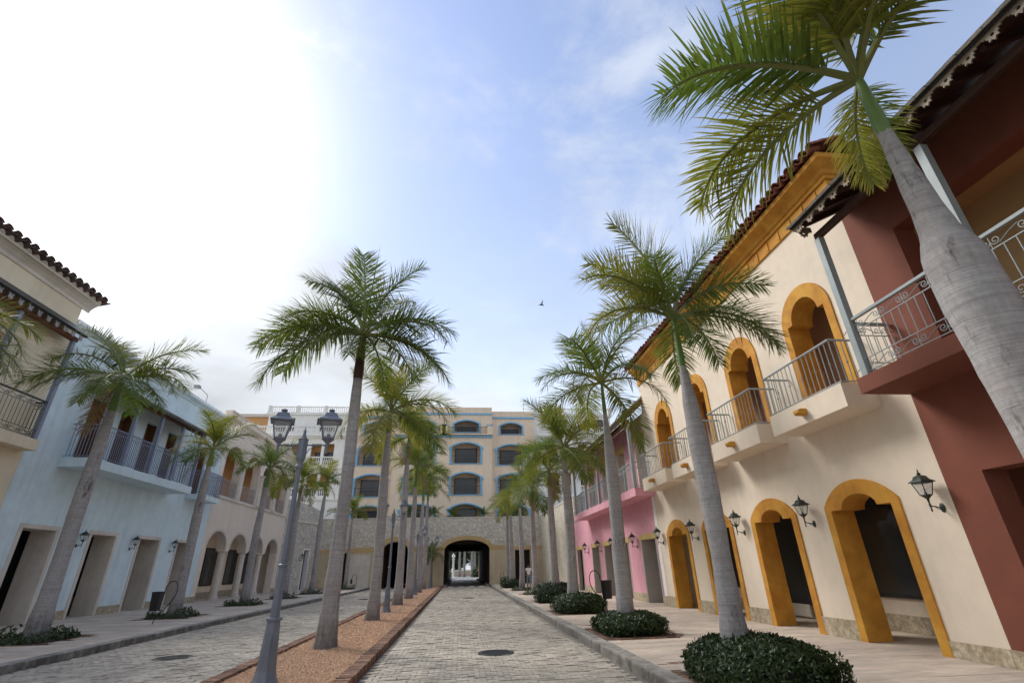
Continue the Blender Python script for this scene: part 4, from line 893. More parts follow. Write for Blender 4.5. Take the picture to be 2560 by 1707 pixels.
# ================================================================== beige arcaded house (left, far)
def column(b, M, u, z0, z1, r_, w_):
    c = M(u, 0, w_); h = z1-z0
    b.lathe([(r_*1.45,0),(r_*1.45,.1),(r_*1.2,.13),(r_*1.28,.2),(r_*1.02,.26),(r_,.3),(r_*.9,h-.34),(r_*1.1,h-.32),(r_*1.1,h-.27),(r_*.92,h-.25),(r_*.94,h-.16),(r_*1.3,h-.08),(r_*1.42,h-.07),(r_*1.42,h)], (c[0],c[1],z0), 16)
def arcade_house():
    root = thing('arcaded_house', 'beige house with round-arched arcades on both floors and twisted iron railings', 'house', (XL, 42.5, .15))
    u0, u1 = 35.14, 50.0
    cs = [37.15,40.65,44.15,47.65]; r_ = 1.42
    poly = [(u0,.15),(cs[0]-r_,.15)]
    for i, c in enumerate(cs):
        poly += [(c+r_*math.cos(math.pi-math.pi*k/16), 3.28+1.12*math.sin(math.pi*k/16)) for k in range(17)]
        if i < 3: poly += [(c+r_,3.2),(cs[i+1]-r_,3.2)]
    poly += [(cs[3]+r_,.15),(u1,.15),(u1,6.5)]
    # upper arcade cut from the top edge of the sill up to the arches
    ups = []
    for c in cs: ups.append([(c-r_,6.62)]+[(c+r_*math.cos(math.pi-math.pi*k/16), 8.95+1.2*math.sin(math.pi*k/16)) for k in range(17)]+[(c+r_,6.62)])
    poly += [(u1,11.5),(u0,11.5)]
    MB().plate(ML, poly, 0, .62, ups).build('wall', BEIGE, root)
    for i, c in enumerate(cs):
        ring_part(root, 'archivolt', CREAMT, ML, [(c+(r_+.13)*math.cos(math.pi-math.pi*k/16), 3.28+(1.12+.13)*math.sin(math.pi*k/16)) for k in range(17)], [(c+(r_-.02)*math.cos(math.pi-math.pi*k/16), 3.28+(1.1)*math.sin(math.pi*k/16)) for k in range(17)], -.02, .6)
    for i in range(3):
        u = (cs[i]+cs[i+1])/2
        b = MB(); column(b, ML, u, .15, 3.2, .24, .3); b.build('column', CREAMT, root, True)
        if i > 0:
            b = MB(); column(b, ML, u, 6.55, 8.93, .2, -.05); b.build('column', CREAMT, root, True)
        else: P_(root, 'pier', CREAMT, ML, [(u-.27,u+.27,6.56,8.96,-.03,.0)])
    P_(root, 'sill', CREAMT, ML, [(u0+.02,u1,6.42,6.56,-.08,.0)])
    P_(root, 'plinth', CORAL, ML, [(u0+.01,cs[0]-r_-.01,.15,.48,-.03,0),(cs[3]+r_+.01,u1-.01,.15,.48,-.03,0)])
    shell(root, ML, u0, u1, 4.75, 10.6, 11.5, 8, BEIGE, 2.6, BEIGE, PEACH2, BEIGE)
    P_(root, 'inner_wall', PEACH, ML, [(u0+.26,u1-.26,.15,4.75,2.2,2.4)]); P_(root, 'inner_plinth', CORAL, ML, [(u0+.26,u1-.26,.15,.55,2.17,2.2)])
    for a in (40.6, 44.4, 47.6): window(root, ML, a, a+1.9, .95, 3.5, 2.14, 'shop_window', .08, 0)
    for c in cs:
        rl = MB().tube([ML(c-r_+.02, 7.72, .12), ML(c+r_-.02, 7.72, .12)], .03, 6).build('railing', GREYJ, root)
        MB().tube([ML(c-r_+.02, 6.68, .12), ML(c+r_-.02, 6.68, .12)], .02, 6).build('bottom_rail', GREYJ, rl)
        b = MB().tube([(0, .028*math.sin(k*1.57), k*1.04/12) for k in range(13)], .012, 5); me = mesh('baluster', b.v, b.f, GREYJ, True)
        for k in range(24): link('baluster', me, rl, loc=ML(c-r_+.06+k*(2*r_-.12)/23, 6.68, .12))
    pr = [(0,11.48),(.05,11.5),(.08,11.62),(.22,11.76),(.26,11.8),(.26,11.92),(.12,11.98),(.12,12.18),(.18,12.22),(.18,12.3),(0,12.32)]
    MB().plate(lambda u, v, w_: (XL+u, w_, v), pr, u0-.3, u1).build('cornice', BEIGE, root)
    P_(root, 'parapet', BEIGE, ML, [(u0-.25,u1-.02,11.5,12.3,.002,.4)])
    return root
arcade_house()

# ================================================================== side walls and end wall
def MSEG(a, b_):
    d = Vector((b_[0]-a[0], b_[1]-a[1], 0)); L_ = d.length; d.normalize(); n = Vector((-d.y, d.x, 0))
    return (lambda u, v, w_: (a[0]+d.x*u+n.x*w_, a[1]+d.y*u+n.y*w_, v)), L_
def left_side_wall():
    root = thing('stone_wall', 'rough stone side wall with a coping ledge beyond the arcaded house', 'wall', (XL, 53, .15))
    M, L_ = MSEG((XL+.05,50.0),(-14.9,YE+.1))
    poly = [(0,.15),(1.1,.15),(1.1,3.72),(1.75,3.72),(1.75,.15),(3.9,.15),(3.9,3.72),(4.9,3.72),(4.9,.15),(L_,.15),(L_,7.55),(3.6,7.95),(0,8.1)]
    MB().plate(M, poly, 0, .5).build('wall', RUB, root)
    MB().mbox(M, 0, L_, 6.15, 6.4, -.1, -.001).build('coping', CREAMT, root)
    for a, b_ in ((1.1,1.75),(3.9,4.9)):
        ring_part(root, 'door_frame', WHITEW, M, [(a-.12,.15),(a-.12,3.85),(b_+.12,3.85),(b_+.12,.15)], [(a+.02,.15),(a+.02,3.7),(b_-.02,3.7),(b_-.02,.15)], -.04, .45)
        MB().mbox(M, a, b_, .15, 3.72, .42, .46).build('door', DARK if a > 2 else GREYJ, root)
left_side_wall()
wl = wall_lamp(53.2, 3.0, -1, 'wall lantern on the stone side wall between its two doors'); wl.location = (-15.62,53.2,2.75)
def right_side_wall():
    root = thing('stone_wall', 'tall pale stone retaining wall between the pink house and the end wall', 'wall', (XR+.1, 46, .15))
    M = lambda u, v, w_: (XR+.05+(u-37.2)*.02+w_, u, v)
    MB().plate(M, [(37.2,.15),(YE,.15),(YE,6.75),(52,6.7),(37.2,6.35)], 0, .5).build('wall', RUBP, root)
    MB().plate(M, [(37.2,6.352),(52,6.702),(YE,6.752),(YE,6.86),(52,6.81),(37.2,6.46)], -.04, .54).build('coping', CREAMT, root)
right_side_wall()
def end_wall():
    root = thing('end_wall', 'stone-faced wall closing the street, with the arched tunnel through it', 'wall', (.7, YE, 0))
    tc_, thw = .72, 2.42; lc, lhw = -6.85, 1.35
    lo = [(-14.9,0),(-12.5,0),(-12.5,3.45),(-11.75,3.45),(-11.75,0),(lc-lhw,0)]
    def arch(c, hw, vs, rise, n=16): return [(c-hw*math.cos(math.pi*i/n), vs+rise*math.sin(math.pi*i/n)) for i in range(n+1)]
    poly = [(-14.9,-.1),(-12.5,-.1),(-12.5,3.42),(-11.75,3.42),(-11.75,-.1),(lc-lhw,-.1)]+arch(lc,lhw,3.5,.9)+[(lc+lhw,-.1),(tc_-thw,-.1)]+arch(tc_,thw,3.5,.98)+[(tc_+thw,-.1),(5.85,-.1),(5.85,3.38),(7.5,3.38),(7.5,-.1),(8.9,-.1),(8.9,6.72),(-14.9,6.72)]
    MB().plate(ME, poly, 0, .6).build('wall', RUB, root)
    # smooth rendered lower part, split by the openings
    for a, b_ in ((-14.85,-12.5),(-11.75,lc-lhw),(lc+lhw,tc_-thw),(tc_+thw,5.85),(7.5,8.8)):
        P_(root, 'rendered_panel', RENDER, ME, [(a+.003,b_-.003,-.1,3.42,-.05,-.001)])
    P_(root, 'recess_panel', CREAMT, ME, [(-11.3,-9.3,.15,3.2,-.066,-.051)])
    # ochre band that rises over the arches
    def band(u0, u1, c, hw): 
        up = arch(c,hw+.32,3.72,1.18); lo_ = arch(c,hw-.01,3.5,.97)
        return [(u0,3.42),(c-hw+.01,3.42)]+lo_[1:-1]+[(c+hw-.01,3.42),(u1,3.42),(u1,3.74)]+[p for p in up[::-1] if p[1] > 3.75]+[(u0,3.74)]
    MB().plate(ME, band(-2.35,5.84,tc_,thw), -.07, .3).build('ochre_band', BAND, root)
    MB().plate(ME, band(-14.85,-2.352,lc,lhw), -.07, .3).build('ochre_band', BAND, root)
    P_(root, 'ochre_band', BAND, ME, [(5.842,8.8,3.42,3.74,-.07,.0)])
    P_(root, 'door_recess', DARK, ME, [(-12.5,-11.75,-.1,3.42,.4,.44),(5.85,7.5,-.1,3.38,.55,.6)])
    MB().mbox(ME, -14.9, 8.9, 6.722, 6.80, -.05, .65).build('coping', CREAMT, root)
    return root
end_wall()
tun = thing('tunnel', 'dark vaulted road tunnel passing under the apartment building', 'tunnel', (.7, 70, 0))
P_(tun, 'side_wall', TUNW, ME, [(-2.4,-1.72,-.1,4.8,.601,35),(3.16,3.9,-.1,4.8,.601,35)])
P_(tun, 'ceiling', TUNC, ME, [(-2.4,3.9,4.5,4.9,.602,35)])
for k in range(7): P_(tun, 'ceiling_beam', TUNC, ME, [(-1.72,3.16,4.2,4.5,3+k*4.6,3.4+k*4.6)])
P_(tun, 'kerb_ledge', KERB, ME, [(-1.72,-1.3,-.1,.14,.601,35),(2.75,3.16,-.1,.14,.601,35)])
tun2 = thing('tunnel', 'narrow dark vaulted passage left of the road tunnel', 'tunnel', (-6.85, 66, 0))
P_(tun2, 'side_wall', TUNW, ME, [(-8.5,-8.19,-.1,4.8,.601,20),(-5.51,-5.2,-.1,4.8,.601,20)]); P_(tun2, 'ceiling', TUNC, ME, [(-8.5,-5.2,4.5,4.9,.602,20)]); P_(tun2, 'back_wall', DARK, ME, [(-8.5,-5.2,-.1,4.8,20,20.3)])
struct(link('terrace', mesh('terrace', [(-60,YE+.6,6.6),(60,YE+.6,6.6),(60,61.9,6.6),(-60,61.9,6.6)], [(0,1,2,3)], GROUND)), 'raised terrace behind the end wall')

# ================================================================== apartment building
def balustrade(u0, u1, z0, z1, M, n, root, m, posts):
    b = MB(); b.mbox(M, u0, u1, z0, z0+.12, -.12, .12); b.mbox(M, u0, u1, z1-.12, z1, -.14, .14)
    o = b.build('balustrade', m, root)
    k = MB(); h = z1-z0-.24
    for i in range(n):
        u = u0+(i+.5)*(u1-u0)/n; c = M(u,0,0)
        k.lathe([(.05,0),(.06,.05*h),(.04,.15*h),(.085,.4*h),(.04,.8*h),(.06,.95*h),(.05,h)], (c[0],c[1],z0+.12), 6)
    q = k.build('balusters', m, o); q['kind'] = 'stuff'
    for u in posts: MB().mbox(M, u-.2, u+.2, z0-.05, z1+.1, -.2, .2).build('pier', m, o)
    return o
def apartments():
    root = thing('apartment_building', 'peach and white apartment block with blue-trimmed arches above the end wall', 'building', (-2.45, 66, 6.6))
    C = -2.45
    Mc = lambda u, v, w_: (u, 62.0+w_, v); Mw = lambda u, v, w_: (u, 63.1+w_, v); Mb = lambda u, v, w_: (u, 62.2+w_, v)
    rows = [6.2, 9.95, 13.75]
    def bay(M, c, hw, z, vs, rise, top=False):
        ring_part(root, 'arch_trim', BLUET, M, seg_outer(c,hw+.25,z,vs,rise+.08), seg_outer(c,hw,z,vs-.08,rise), -.08, .3)
        if not top:
            for s_ in (-1, 1): MB().mbox(M, c+s_*(hw+.16)-.22, c+s_*(hw+.16)+.22, vs-.35, vs-.08, -.13, .0).build('capital', BLUET, root)
        window(root, M, c-hw*.76, c+hw*.76, z+.05, vs-.1+.15*(not top), 1.3, 'balcony_door', .09, 1, IRON, GLASSB)
        P_(root, 'parapet_rail', IRON, M, [(c-hw,c+hw,z+1.0,z+1.05,.08,.12)])
        rb = MB()
        for i in range(int(hw*2/.14)): rb.mbox(M, c-hw+.07+i*.14, c-hw+.09+i*.14, z+.1, z+1.0, .09, .11)
        q = rb.build('rail_bars', IRON, root); q['kind'] = 'stuff'
        P_(root, 'bay_sill', BLUET, M, [(c-hw-.3,c+hw+.3,z-.1,z-.001,-.1,.02)])
    def block(M, u0, u1, cens, hw, ztop, thw):
        holes = []
        for c in cens:
            for z in rows: holes.append(seg_outer(c,hw+.1,z,z+2.15,.62))
            holes.append(seg_outer(c,thw+.1,17.8,18.95,.5))
        MB().plate(M, rect(u0,u1,6.0,ztop), 0, .3, holes).build('wall', PEACH, root)
        P_(root, 'room_wall', PEACH, M, [(u0+.02,u1-.02,6.0,ztop-.3,1.5,1.8)])
        for z in (9.6,13.4,17.4,ztop-.35): P_(root, 'floor_slab', PEACH, M, [(u0+.02,u1-.02,z,z+.25,.301,1.5)])
        for e in (u0, u1-.25): P_(root, 'side_wall', PEACH, M, [(e+.002,e+.248,6.0,ztop-.01,.301,12)])
        P_(root, 'roof_deck', CREAMT, M, [(u0+.26,u1-.26,ztop-.4,ztop-.3,1.81,12)])
        for c in cens:
            for z in rows: bay(M, c, hw, z, z+2.15, .55)
            bay(M, c, thw, 17.8, 18.95, .45, True)
        P_(root, 'blue_band', BLUET, M, [(u0-.06,u1+.06,ztop-1.05,ztop-.8,-.1,.0)])
    block(Mc, -8.72, 3.8, [.47,-5.37], 1.85, 21.15, 1.6)
    P_(root, 'blue_band', BLUET, Mc, [(-8.78,3.9,17.05,17.35,-.14,.0)])
    # top-floor balcony parapets on the projecting centre
    for c in (.47,-5.37):
        for s_ in (-1,1): MB().mbox(Mc, c+s_*3.05-.35, c+s_*3.05+.35, 17.4, 18.55, -.5, -.001).build('parapet_pier', PEACH, root); MB().mbox(Mc, c+s_*3.05-.42, c+s_*3.05+.42, 18.55, 18.68, -.56, -.0).build('parapet_cap', BLUET, root)
        P_(root, 'parapet_rail', IRON, Mc, [(c-2.7,c+2.7,18.35,18.4,-.42,-.38)])
        rb = MB()
        for i in range(36): rb.mbox(Mc, c-2.68+i*.15, c-2.66+i*.15, 17.45, 18.36, -.41, -.39)
        q = rb.build('rail_bars', IRON, root); q['kind'] = 'stuff'
        P_(root, 'parapet_base', PEACH, Mc, [(c-3.4,c+3.4,17.352,17.45,-.52,-.001)])
    block(Mw, 3.82, 9.6, [6.45], 1.9, 20.95, 1.45); block(Mw, 2*C-9.6, 2*C-3.82, [2*C-6.45], 1.9, 20.95, 1.45)
    # white end blocks with balustrades
    for s_ in (1, -1):
        f = (lambda u: u) if s_ > 0 else (lambda u: 2*C-u)
        Mq = (lambda u, v, w_: Mb(u, v, w_)) if s_ > 0 else (lambda u, v, w_: Mb(2*C-u, v, w_))
        holes = []; bays = [(11.2,14.0),(15.2,18.0)]
        for a, b_ in bays:
            for z in (9.9,13.6): holes.append(rect(a,b_,z,z+2.7))
        MB().plate(Mq, rect(9.62,21.0,6.0,17.2), 0, .3, holes).build('wall', WHITEW, root)
        P_(root, 'room_wall', PEACH2, Mq, [(9.7,20.9,6.0,17.0,1.5,1.7)]); P_(root, 'floor_slab', WHITEW, Mq, [(9.7,20.9,9.6,9.85,.301,1.5),(9.7,20.9,13.25,13.5,.301,1.5),(9.7,20.9,16.9,17.15,.301,12)])
        P_(root, 'side_wall', WHITEW, Mq, [(20.7,20.99,6.0,17.2,.301,12)])
        for a, b_ in bays:
            for z in (9.9,13.6):
                window(root, Mq, a+.2, b_-.2, z+.05, z+1.9, 1.3, 'balcony_door', .08, 1, IRON, GLASSB)
                P_(root, 'column', WHITEW, Mq, [((a+b_)/2-.17,(a+b_)/2+.17,z,z+2.7,.05,.3)])
                balustrade(a, b_, z, z+1.1, lambda u, v, w_: Mq(u, v, w_+.12), 12, root, WHITEW, ())
        for z in (9.6,13.3): P_(root, 'string_course', WHITEW, Mq, [(9.6,21.05,z-.15,z+.12,-.15,.0)])
        P_(root, 'cornice', WHITEW, Mq, [(9.6,21.2,17.2,17.42,-.45,.3),(9.6,21.12,17.0,17.2,-.25,.3)])
        balustrade(9.8, 21.0, 17.42, 18.5, lambda u, v, w_: Mq(u, v, w_-.2), 40, root, WHITEW, (9.9,13.5,17.2,20.9))
        # set-back top storey
        MB().plate(Mq, rect(9.62,20.6,17.2,20.6), 2.0, 2.3, [rect(17.2,19.6,18.4,20.2), rect(12.0,14.4,18.4,20.2)]).build('wall', WHITEW, root)
        for a in (17.2, 12.0): window(root, Mq, a, a+2.4, 18.4, 20.2, 2.15, 'window', .08, 1, IRON, GLASSB)
        P_(root, 'side_wall', WHITEW, Mq, [(20.3,20.59,17.2,20.6,2.301,12)]); P_(root, 'roof_deck', WHITEW, Mq, [(9.6,20.9,20.6,20.85,1.75,12)])
        balustrade(9.8, 20.7, 20.86, 21.75, lambda u, v, w_: Mq(u, v, w_+2.0), 40, root, WHITEW, (9.9,13.4,17.0,20.6))
    an = thing('roof_antenna', 'thin mast on the roof of the apartment block', 'antenna', (8.6,66,20.9))
    MB().tube([(8.6,66,20.9),(8.6,66,23.2)], .03, 5).build('mast', GREYJ, an); MB().lathe([(.01,0),(.12,.1),(.01,.25)], (8.6,66,22.2), 6).build('cap', GREYJ, an)
    return root
apartments()
far = thing('far_building', 'orange-topped building glimpsed behind the white block on the left', 'building', (-36, 82, 6))
MB().box(-46,-31,82,95,0,25.4).build('wall', PEACH2, far); MB().box(-46.3,-30.7,81.7,95,25.4,25.9).build('cornice', CREAMT, far); MB().box(-46.1,-30.9,81.85,82,23.6,23.9).build('string_course', CREAMT, far)
for k in range(3): MB().box(-44+k*4.4,-42.3+k*4.4,81.9,81.99,19.5,22).build('window', GLASS, far)
# ================================================================== palms
def frond_mesh(seed, e0, droop, npair=86, gr=(.25,.7), mt=None):
    """unit-length pinnate frond: rachis along +X rising at e0 and bending over; feather leaflets with drooping tips"""
    r_ = random.Random(seed); V = []; F = []; T = []; MI = []
    NS = 22; pts = []; p = Vector((0,0,0)); side_curve = r_.uniform(-.22,.22)
    for i in range(NS+1):
        s_ = i/NS; a = R(e0-droop*s_**1.35); y = side_curve*s_**2
        if i: p = p+Vector((math.cos(a)*math.cos(y), math.cos(a)*math.sin(y), math.sin(a)))/NS
        pts.append((p.copy(), a, y))
    # rachis (triangular section)
    for i, (q, a, y) in enumerate(pts):
        w_ = .017*(1-.85*(i/NS))+.0015; d = Vector((math.cos(a)*math.cos(y), math.cos(a)*math.sin(y), math.sin(a))); sd_ = Vector((-math.sin(y), math.cos(y), 0)); up = sd_.cross(d)*-1
        for k in range(4):
            t = math.pi/4+k*math.pi/2; V.append(tuple(q+sd_*math.cos(t)*w_+up*math.sin(t)*w_)); T.append(0.)
    for i in range(NS):
        for k in range(4): F.append((i*4+k, i*4+(k+1)%4, (i+1)*4+(k+1)%4, (i+1)*4+k)); MI.append(1)
    def at(s_):
        x = s_*NS; i = min(NS-1, int(x)); f = x-i; q = pts[i][0].lerp(pts[i+1][0], f); a = pts[i][1]*(1-f)+pts[i+1][1]*f; y = pts[i][2]*(1-f)+pts[i+1][2]*f
        d = Vector((math.cos(a)*math.cos(y), math.cos(a)*math.sin(y), math.sin(a))); sd_ = Vector((-math.sin(y), math.cos(y), 0)); return q, d, sd_, d.cross(sd_)
    for j in range(npair):
        for sg in (-1, 1):
            s_ = .17+.83*(j+.5*r_.random())/npair
            if s_ > .995: s_ = .995
            q, d, sd_, up = at(s_)
            Lf = .335*min(1, .45+(s_-.15)*3.2)*(1-.62*max(0,(s_-.5)/.5)**1.4)*r_.uniform(.82,1.1)
            fwd = .55+.75*s_**1.6; lift = r_.gauss(.16,.40)
            dir_ = (sd_*sg*1.0+d*fwd+up*lift).normalized()
            w_ = .0064*r_.uniform(.8,1.2)*(1-.35*s_); g = r_.uniform(*gr)
            nrm = dir_.cross(up).normalized(); b0 = len(V); seg = 4; c = q.copy(); cur = dir_.copy()
            for k in range(seg+1):
                t = k/seg; ww = w_*(.55 if k == 0 else (1.0 if k < 3 else (.72 if k == 3 else .05)))
                V.append(tuple(c-nrm*ww)); V.append(tuple(c+nrm*ww)); T += [t**3]*2
                cur = (cur+Vector((0,0,-1))*g*.34*(t+.15)).normalized(); c = c+cur*Lf/seg
            for k in range(seg): F.append((b0+2*k, b0+2*k+1, b0+2*k+3, b0+2*k+2)); MI.append(0)
    me = bpy.data.meshes.new('frond'); me.from_pydata(V, [], F); me.materials.append(mt or FROND); me.materials.append(RACH)
    me.polygons.foreach_set('material_index', MI); at_ = me.attributes.new('tip', 'FLOAT', 'POINT'); at_.data.foreach_set('value', T); return me
CLS = {'up': (84,22), 'hi': (67,50), 'mid': (46,78), 'flat': (24,84), 'low': (4,70), 'hang': (-20,52)}
FM = {}
for ci, (k, (e, d)) in enumerate(CLS.items()):
    FM[k] = [frond_mesh(ci*10+j, e, d+j*8-8, gr=((.05,.2),(.1,.4),(.2,.55),(.3,.8),(.4,1.0),(.4,.9))[ci], mt=FROND if j < 2 else FRONDY) for j in range(3)]
FM['dry'] = [frond_mesh(90+j, -38, 42, npair=50, gr=(.8,1.4), mt=DEADL) for j in range(3)]
def trunk_mesh(prof, lean=(0,0), seed=0, n=26):
    """prof: (z, r) control points; smooth interpolation, slight irregularity and bend"""
    r_ = random.Random(seed); zs = [p[0] for p in prof]; rs_ = [p[1] for p in prof]; H = zs[-1]; rows = int(H/.085); V = []; F = []
    ph = [r_.uniform(0,6.28) for _ in range(6)]
    for i in range(rows+1):
        z = H*i/rows; k = 0
        while k < len(zs)-2 and z > zs[k+1]: k += 1
        t = (z-zs[k])/(zs[k+1]-zs[k]); t = t*t*(3-2*t); rad = rs_[k]*(1-t)+rs_[k+1]*t
        rad *= 1+.012*math.sin(z*9+ph[0])+.006*math.sin(z*23+ph[1])+(r_.random()-.5)*.012
        cx = lean[0]*(z/H)**1.4+.02*math.sin(z*.9+ph[2]); cy = lean[1]*(z/H)**1.4+.02*math.sin(z*.8+ph[3])
        for j in range(n):
            a = 2*math.pi*j/n; q = rad*(1+.012*math.sin(3*a+ph[4]+z*.3)+(.05*math.exp(-z*2.2)*math.sin(7*a+ph[5])))
            V.append((cx+q*math.cos(a), cy+q*math.sin(a), z))
    for i in range(rows):
        for j in range(n):
            j2 = (j+1) % n; F.append((i*n+j, i*n+j2, (i+1)*n+j2, (i+1)*n+j))
    F.append(tuple(range(rows*n, rows*n+n)))
    return V, F, (cx, cy)
def palm(label, x, y, z, hg, hh, rb, L_, seed, fronds=None, lean=(0,0), prof=None, brown=False, spear=False, group='royal palms lining the street', nf=13, yellow=0., cat='palm tree', name='palm_tree', rc=None, tm=None):
    """hg: top of the grey trunk, hh: heart of the crown (both above z=0 of the world)"""
    root = thing(name, label, cat, (x, y, z), group)
    H = hg-z; rt = rc or rb*.48
    rb *= .88
    pf = prof or [(0,rb*1.42),(.4,rb*1.22),(1.2,rb*1.0),(H*.35,rb*.92),(H*.6,rb*.95),(H*.82,rb*.8),(H,rt)]
    V, F, top = trunk_mesh(pf, lean, seed); link('trunk', mesh('trunk', V, F, tm or TRUNK, True), root, True)
    hs = hh-hg
    cs = MB().lathe([(rt*1.03,0),(rt*1.12,hs*.12),(rt*1.0,hs*.4),(rt*.8,hs*.75),(rt*.62,hs*1.0),(rt*.2,hs*1.12)], (top[0],top[1],H-.02), 14); cs.build('crownshaft', SHAFTB if brown else SHAFT, root, True, True)
    r_ = random.Random(seed*3+1)
    if fronds is None:
        fronds = []; a0 = r_.uniform(0,360); seq = ['up','hi','hi','mid','hi','mid','flat','mid','flat','low','flat','low','hang','low','flat','mid'][:nf]
        for i, k in enumerate(seq): fronds.append((a0+i*137.5+r_.uniform(-14,14), k, r_.uniform(.85,1.08)*(.8 if k == 'up' else 1)))
    for i, fr in enumerate(fronds):
        az, k, s_ = fr[:3]; vi = (2 if r_.random() < yellow else r_.randrange(2)) if len(fr) < 4 else fr[3]
        o = link('frond', FM[k][vi], root, True, loc=(top[0], top[1], H+hs*(.97 if k in ('up','hi') else .92)), rot=(R(r_.uniform(-14,14)), R(r_.uniform(-6,6)), R(az)), scale=L_*s_)
    if fronds and nf < 16 and seed in (33,41,55,101,111,121,161,171,191,201,63):
        link('dry_frond', FM['dry'][seed % 3], root, True, loc=(top[0], top[1], H+hs*.82), rot=(0,0,R(seed*77 % 360)), scale=L_*.72)
    if spear:
        MB().tube([(top[0],top[1],H+hs),(top[0]+.12,top[1],H+hs+L_*.55),(top[0]+.2,top[1]+.02,H+hs+L_*.98)], [.03,.022,.003], 6).build('spear_leaf', SHAFT, root, False, True)
    return root
# --- right-hand row (azimuths: 0 right, 90 away from the camera, 180 left, 270 towards it)
palm('huge-looking grey palm trunk at the right edge crossing the red balcony', 4.6, 3.2, .15, 5.62, 6.5, .27, 2.45, 3,
     [(176,'flat',1.0,0),(120,'low',.88,2),(136,'flat',.92,2),(158,'mid',.8,0),(212,'mid',.95,2),(196,'hi',.9,1),(236,'mid',1.0,2),(262,'mid',1.0,2),(290,'mid',.95,0),(318,'hi',.9,1),(42,'flat',.62,1),(58,'low',.55,2),(250,'hi',.9,0),(0,'up',.8,0)],
     prof=[(0,.30),(.3,.25),(1.4,.225),(2.6,.23),(3.4,.24),(3.92,.232),(4.05,.212),(4.16,.165),(4.3,.14),(4.6,.118),(5.1,.088),(5.47,.064)], rc=.062, lean=(-.4,-.1))
palm('royal palm rising from the nearest hedge in front of the ochre arches', 4.1, 7.98, .15, 5.05, 6.15, .235, 2.3, 11,
     [(160,'up',1.15,2),(120,'up',.9,2),(178,'hi',.95,2),(150,'hi',.85,2),(192,'mid',1.0,2),(205,'flat',.6,1),(260,'hang',.75,0),(300,'low',.8,0),(345,'mid',.95,0),(20,'hi',.95,0),(358,'flat',1.0,1),(340,'low',.9,0),(184,'flat',.9,2),(70,'low',.9,1),(120,'mid',.9,0),(235,'mid',.8,0),(330,'hi',.9,0),(40,'flat',.9,1)],
     prof=[(0,.24),(.5,.205),(1.0,.168),(1.6,.15),(2.3,.162),(2.9,.17),(3.5,.165),(4.1,.135),(4.6,.09),(4.9,.056)], rc=.056)
palm('royal palm in the second hedge from the viewer, before the pink house', 4.25, 13.65, .15, 5.85, 6.9, .25, 2.65, 21, None, prof=[(0,.25),(.4,.225),(1.2,.19),(2.5,.178),(3.8,.175),(4.6,.145),(5.2,.09),(5.7,.056)], rc=.056, nf=14, yellow=.35)
palm('royal palm in the third hedge, beside the hanging waste bin', 4.3, 20.1, .15, 5.75, 6.3, .225, 2.6, 33, None, nf=14, yellow=.2)
palm('royal palm in the fourth hedge, before the pale stone wall', 4.6, 25.6, .15, 5.5, 6.35, .215, 2.5, 41, None, nf=13, yellow=.4)
palm('royal palm just right of the walking person', 4.75, 33.5, .15, 5.6, 6.6, .215, 2.45, 55, None, nf=13, yellow=.3)
palm('royal palm just left of the walking person', 4.62, 39.5, .15, 5.9, 6.9, .21, 2.5, 63, None, nf=12, yellow=.3)
palm('far royal palm right of the tunnel, behind the walking person', 4.35, 44.6, .15, 5.9, 6.9, .225, 2.4, 71, None, nf=12, yellow=.2)
palm('farthest royal palm on the right, nearest the tunnel mouth', 4.42, 48.7, .15, 5.8, 6.9, .22, 2.4, 82, None, nf=12, yellow=.3)
# --- median row
palm('tall royal palm in the gravel right of the big street lamp', -3.12, 13.7, .05, 6.85, 8.45, .275, 3.3, 91,
     [(128,'hi',1.12,1),(150,'mid',1.05,1),(172,'flat',1.05,0),(158,'flat',1.0,1),(188,'low',1.05,1),(205,'low',.95,0),(112,'up',1.0,0),(165,'hi',1.0,1),(262,'hang',.62,0),(278,'hang',.55,1),(215,'flat',.8,0),(300,'low',.7,0),(85,'flat',.9,1),(345,'flat',.95,1),(350,'hi',.85,0),(20,'mid',.95,1),(8,'low',.98,0),(352,'low',.9,0),(330,'hang',.8,1),(60,'hi',.9,0),(40,'mid',.75,0),(240,'low',.6,0)],
     brown=True, spear=True, rc=.135, prof=[(0,.275),(.25,.25),(1.0,.205),(2.0,.18),(3.4,.168),(5.0,.16),(6.0,.15),(6.8,.132)])
palm('second royal palm of the gravel strip', -3.12, 20.4, .05, 6.95, 7.95, .225, 3.0, 101, None, nf=14, yellow=.5)
palm('third royal palm of the gravel strip, beyond the small lamp post', -3.15, 28.4, .05, 7.5, 8.9, .235, 2.75, 111, None, nf=14, yellow=.2)
palm('fourth royal palm of the gravel strip', -3.15, 34.3, .05, 6.8, 8.3, .225, 2.6, 121, None, nf=13, yellow=.3)
palm('fifth royal palm of the gravel strip', -3.2, 42.6, .05, 6.9, 8.6, .22, 2.6, 131, None, nf=13, yellow=.2)
palm('sixth and last royal palm of the gravel strip', -3.25, 49.5, .05, 7.8, 9.2, .21, 2.6, 141, None, nf=12, yellow=.2)
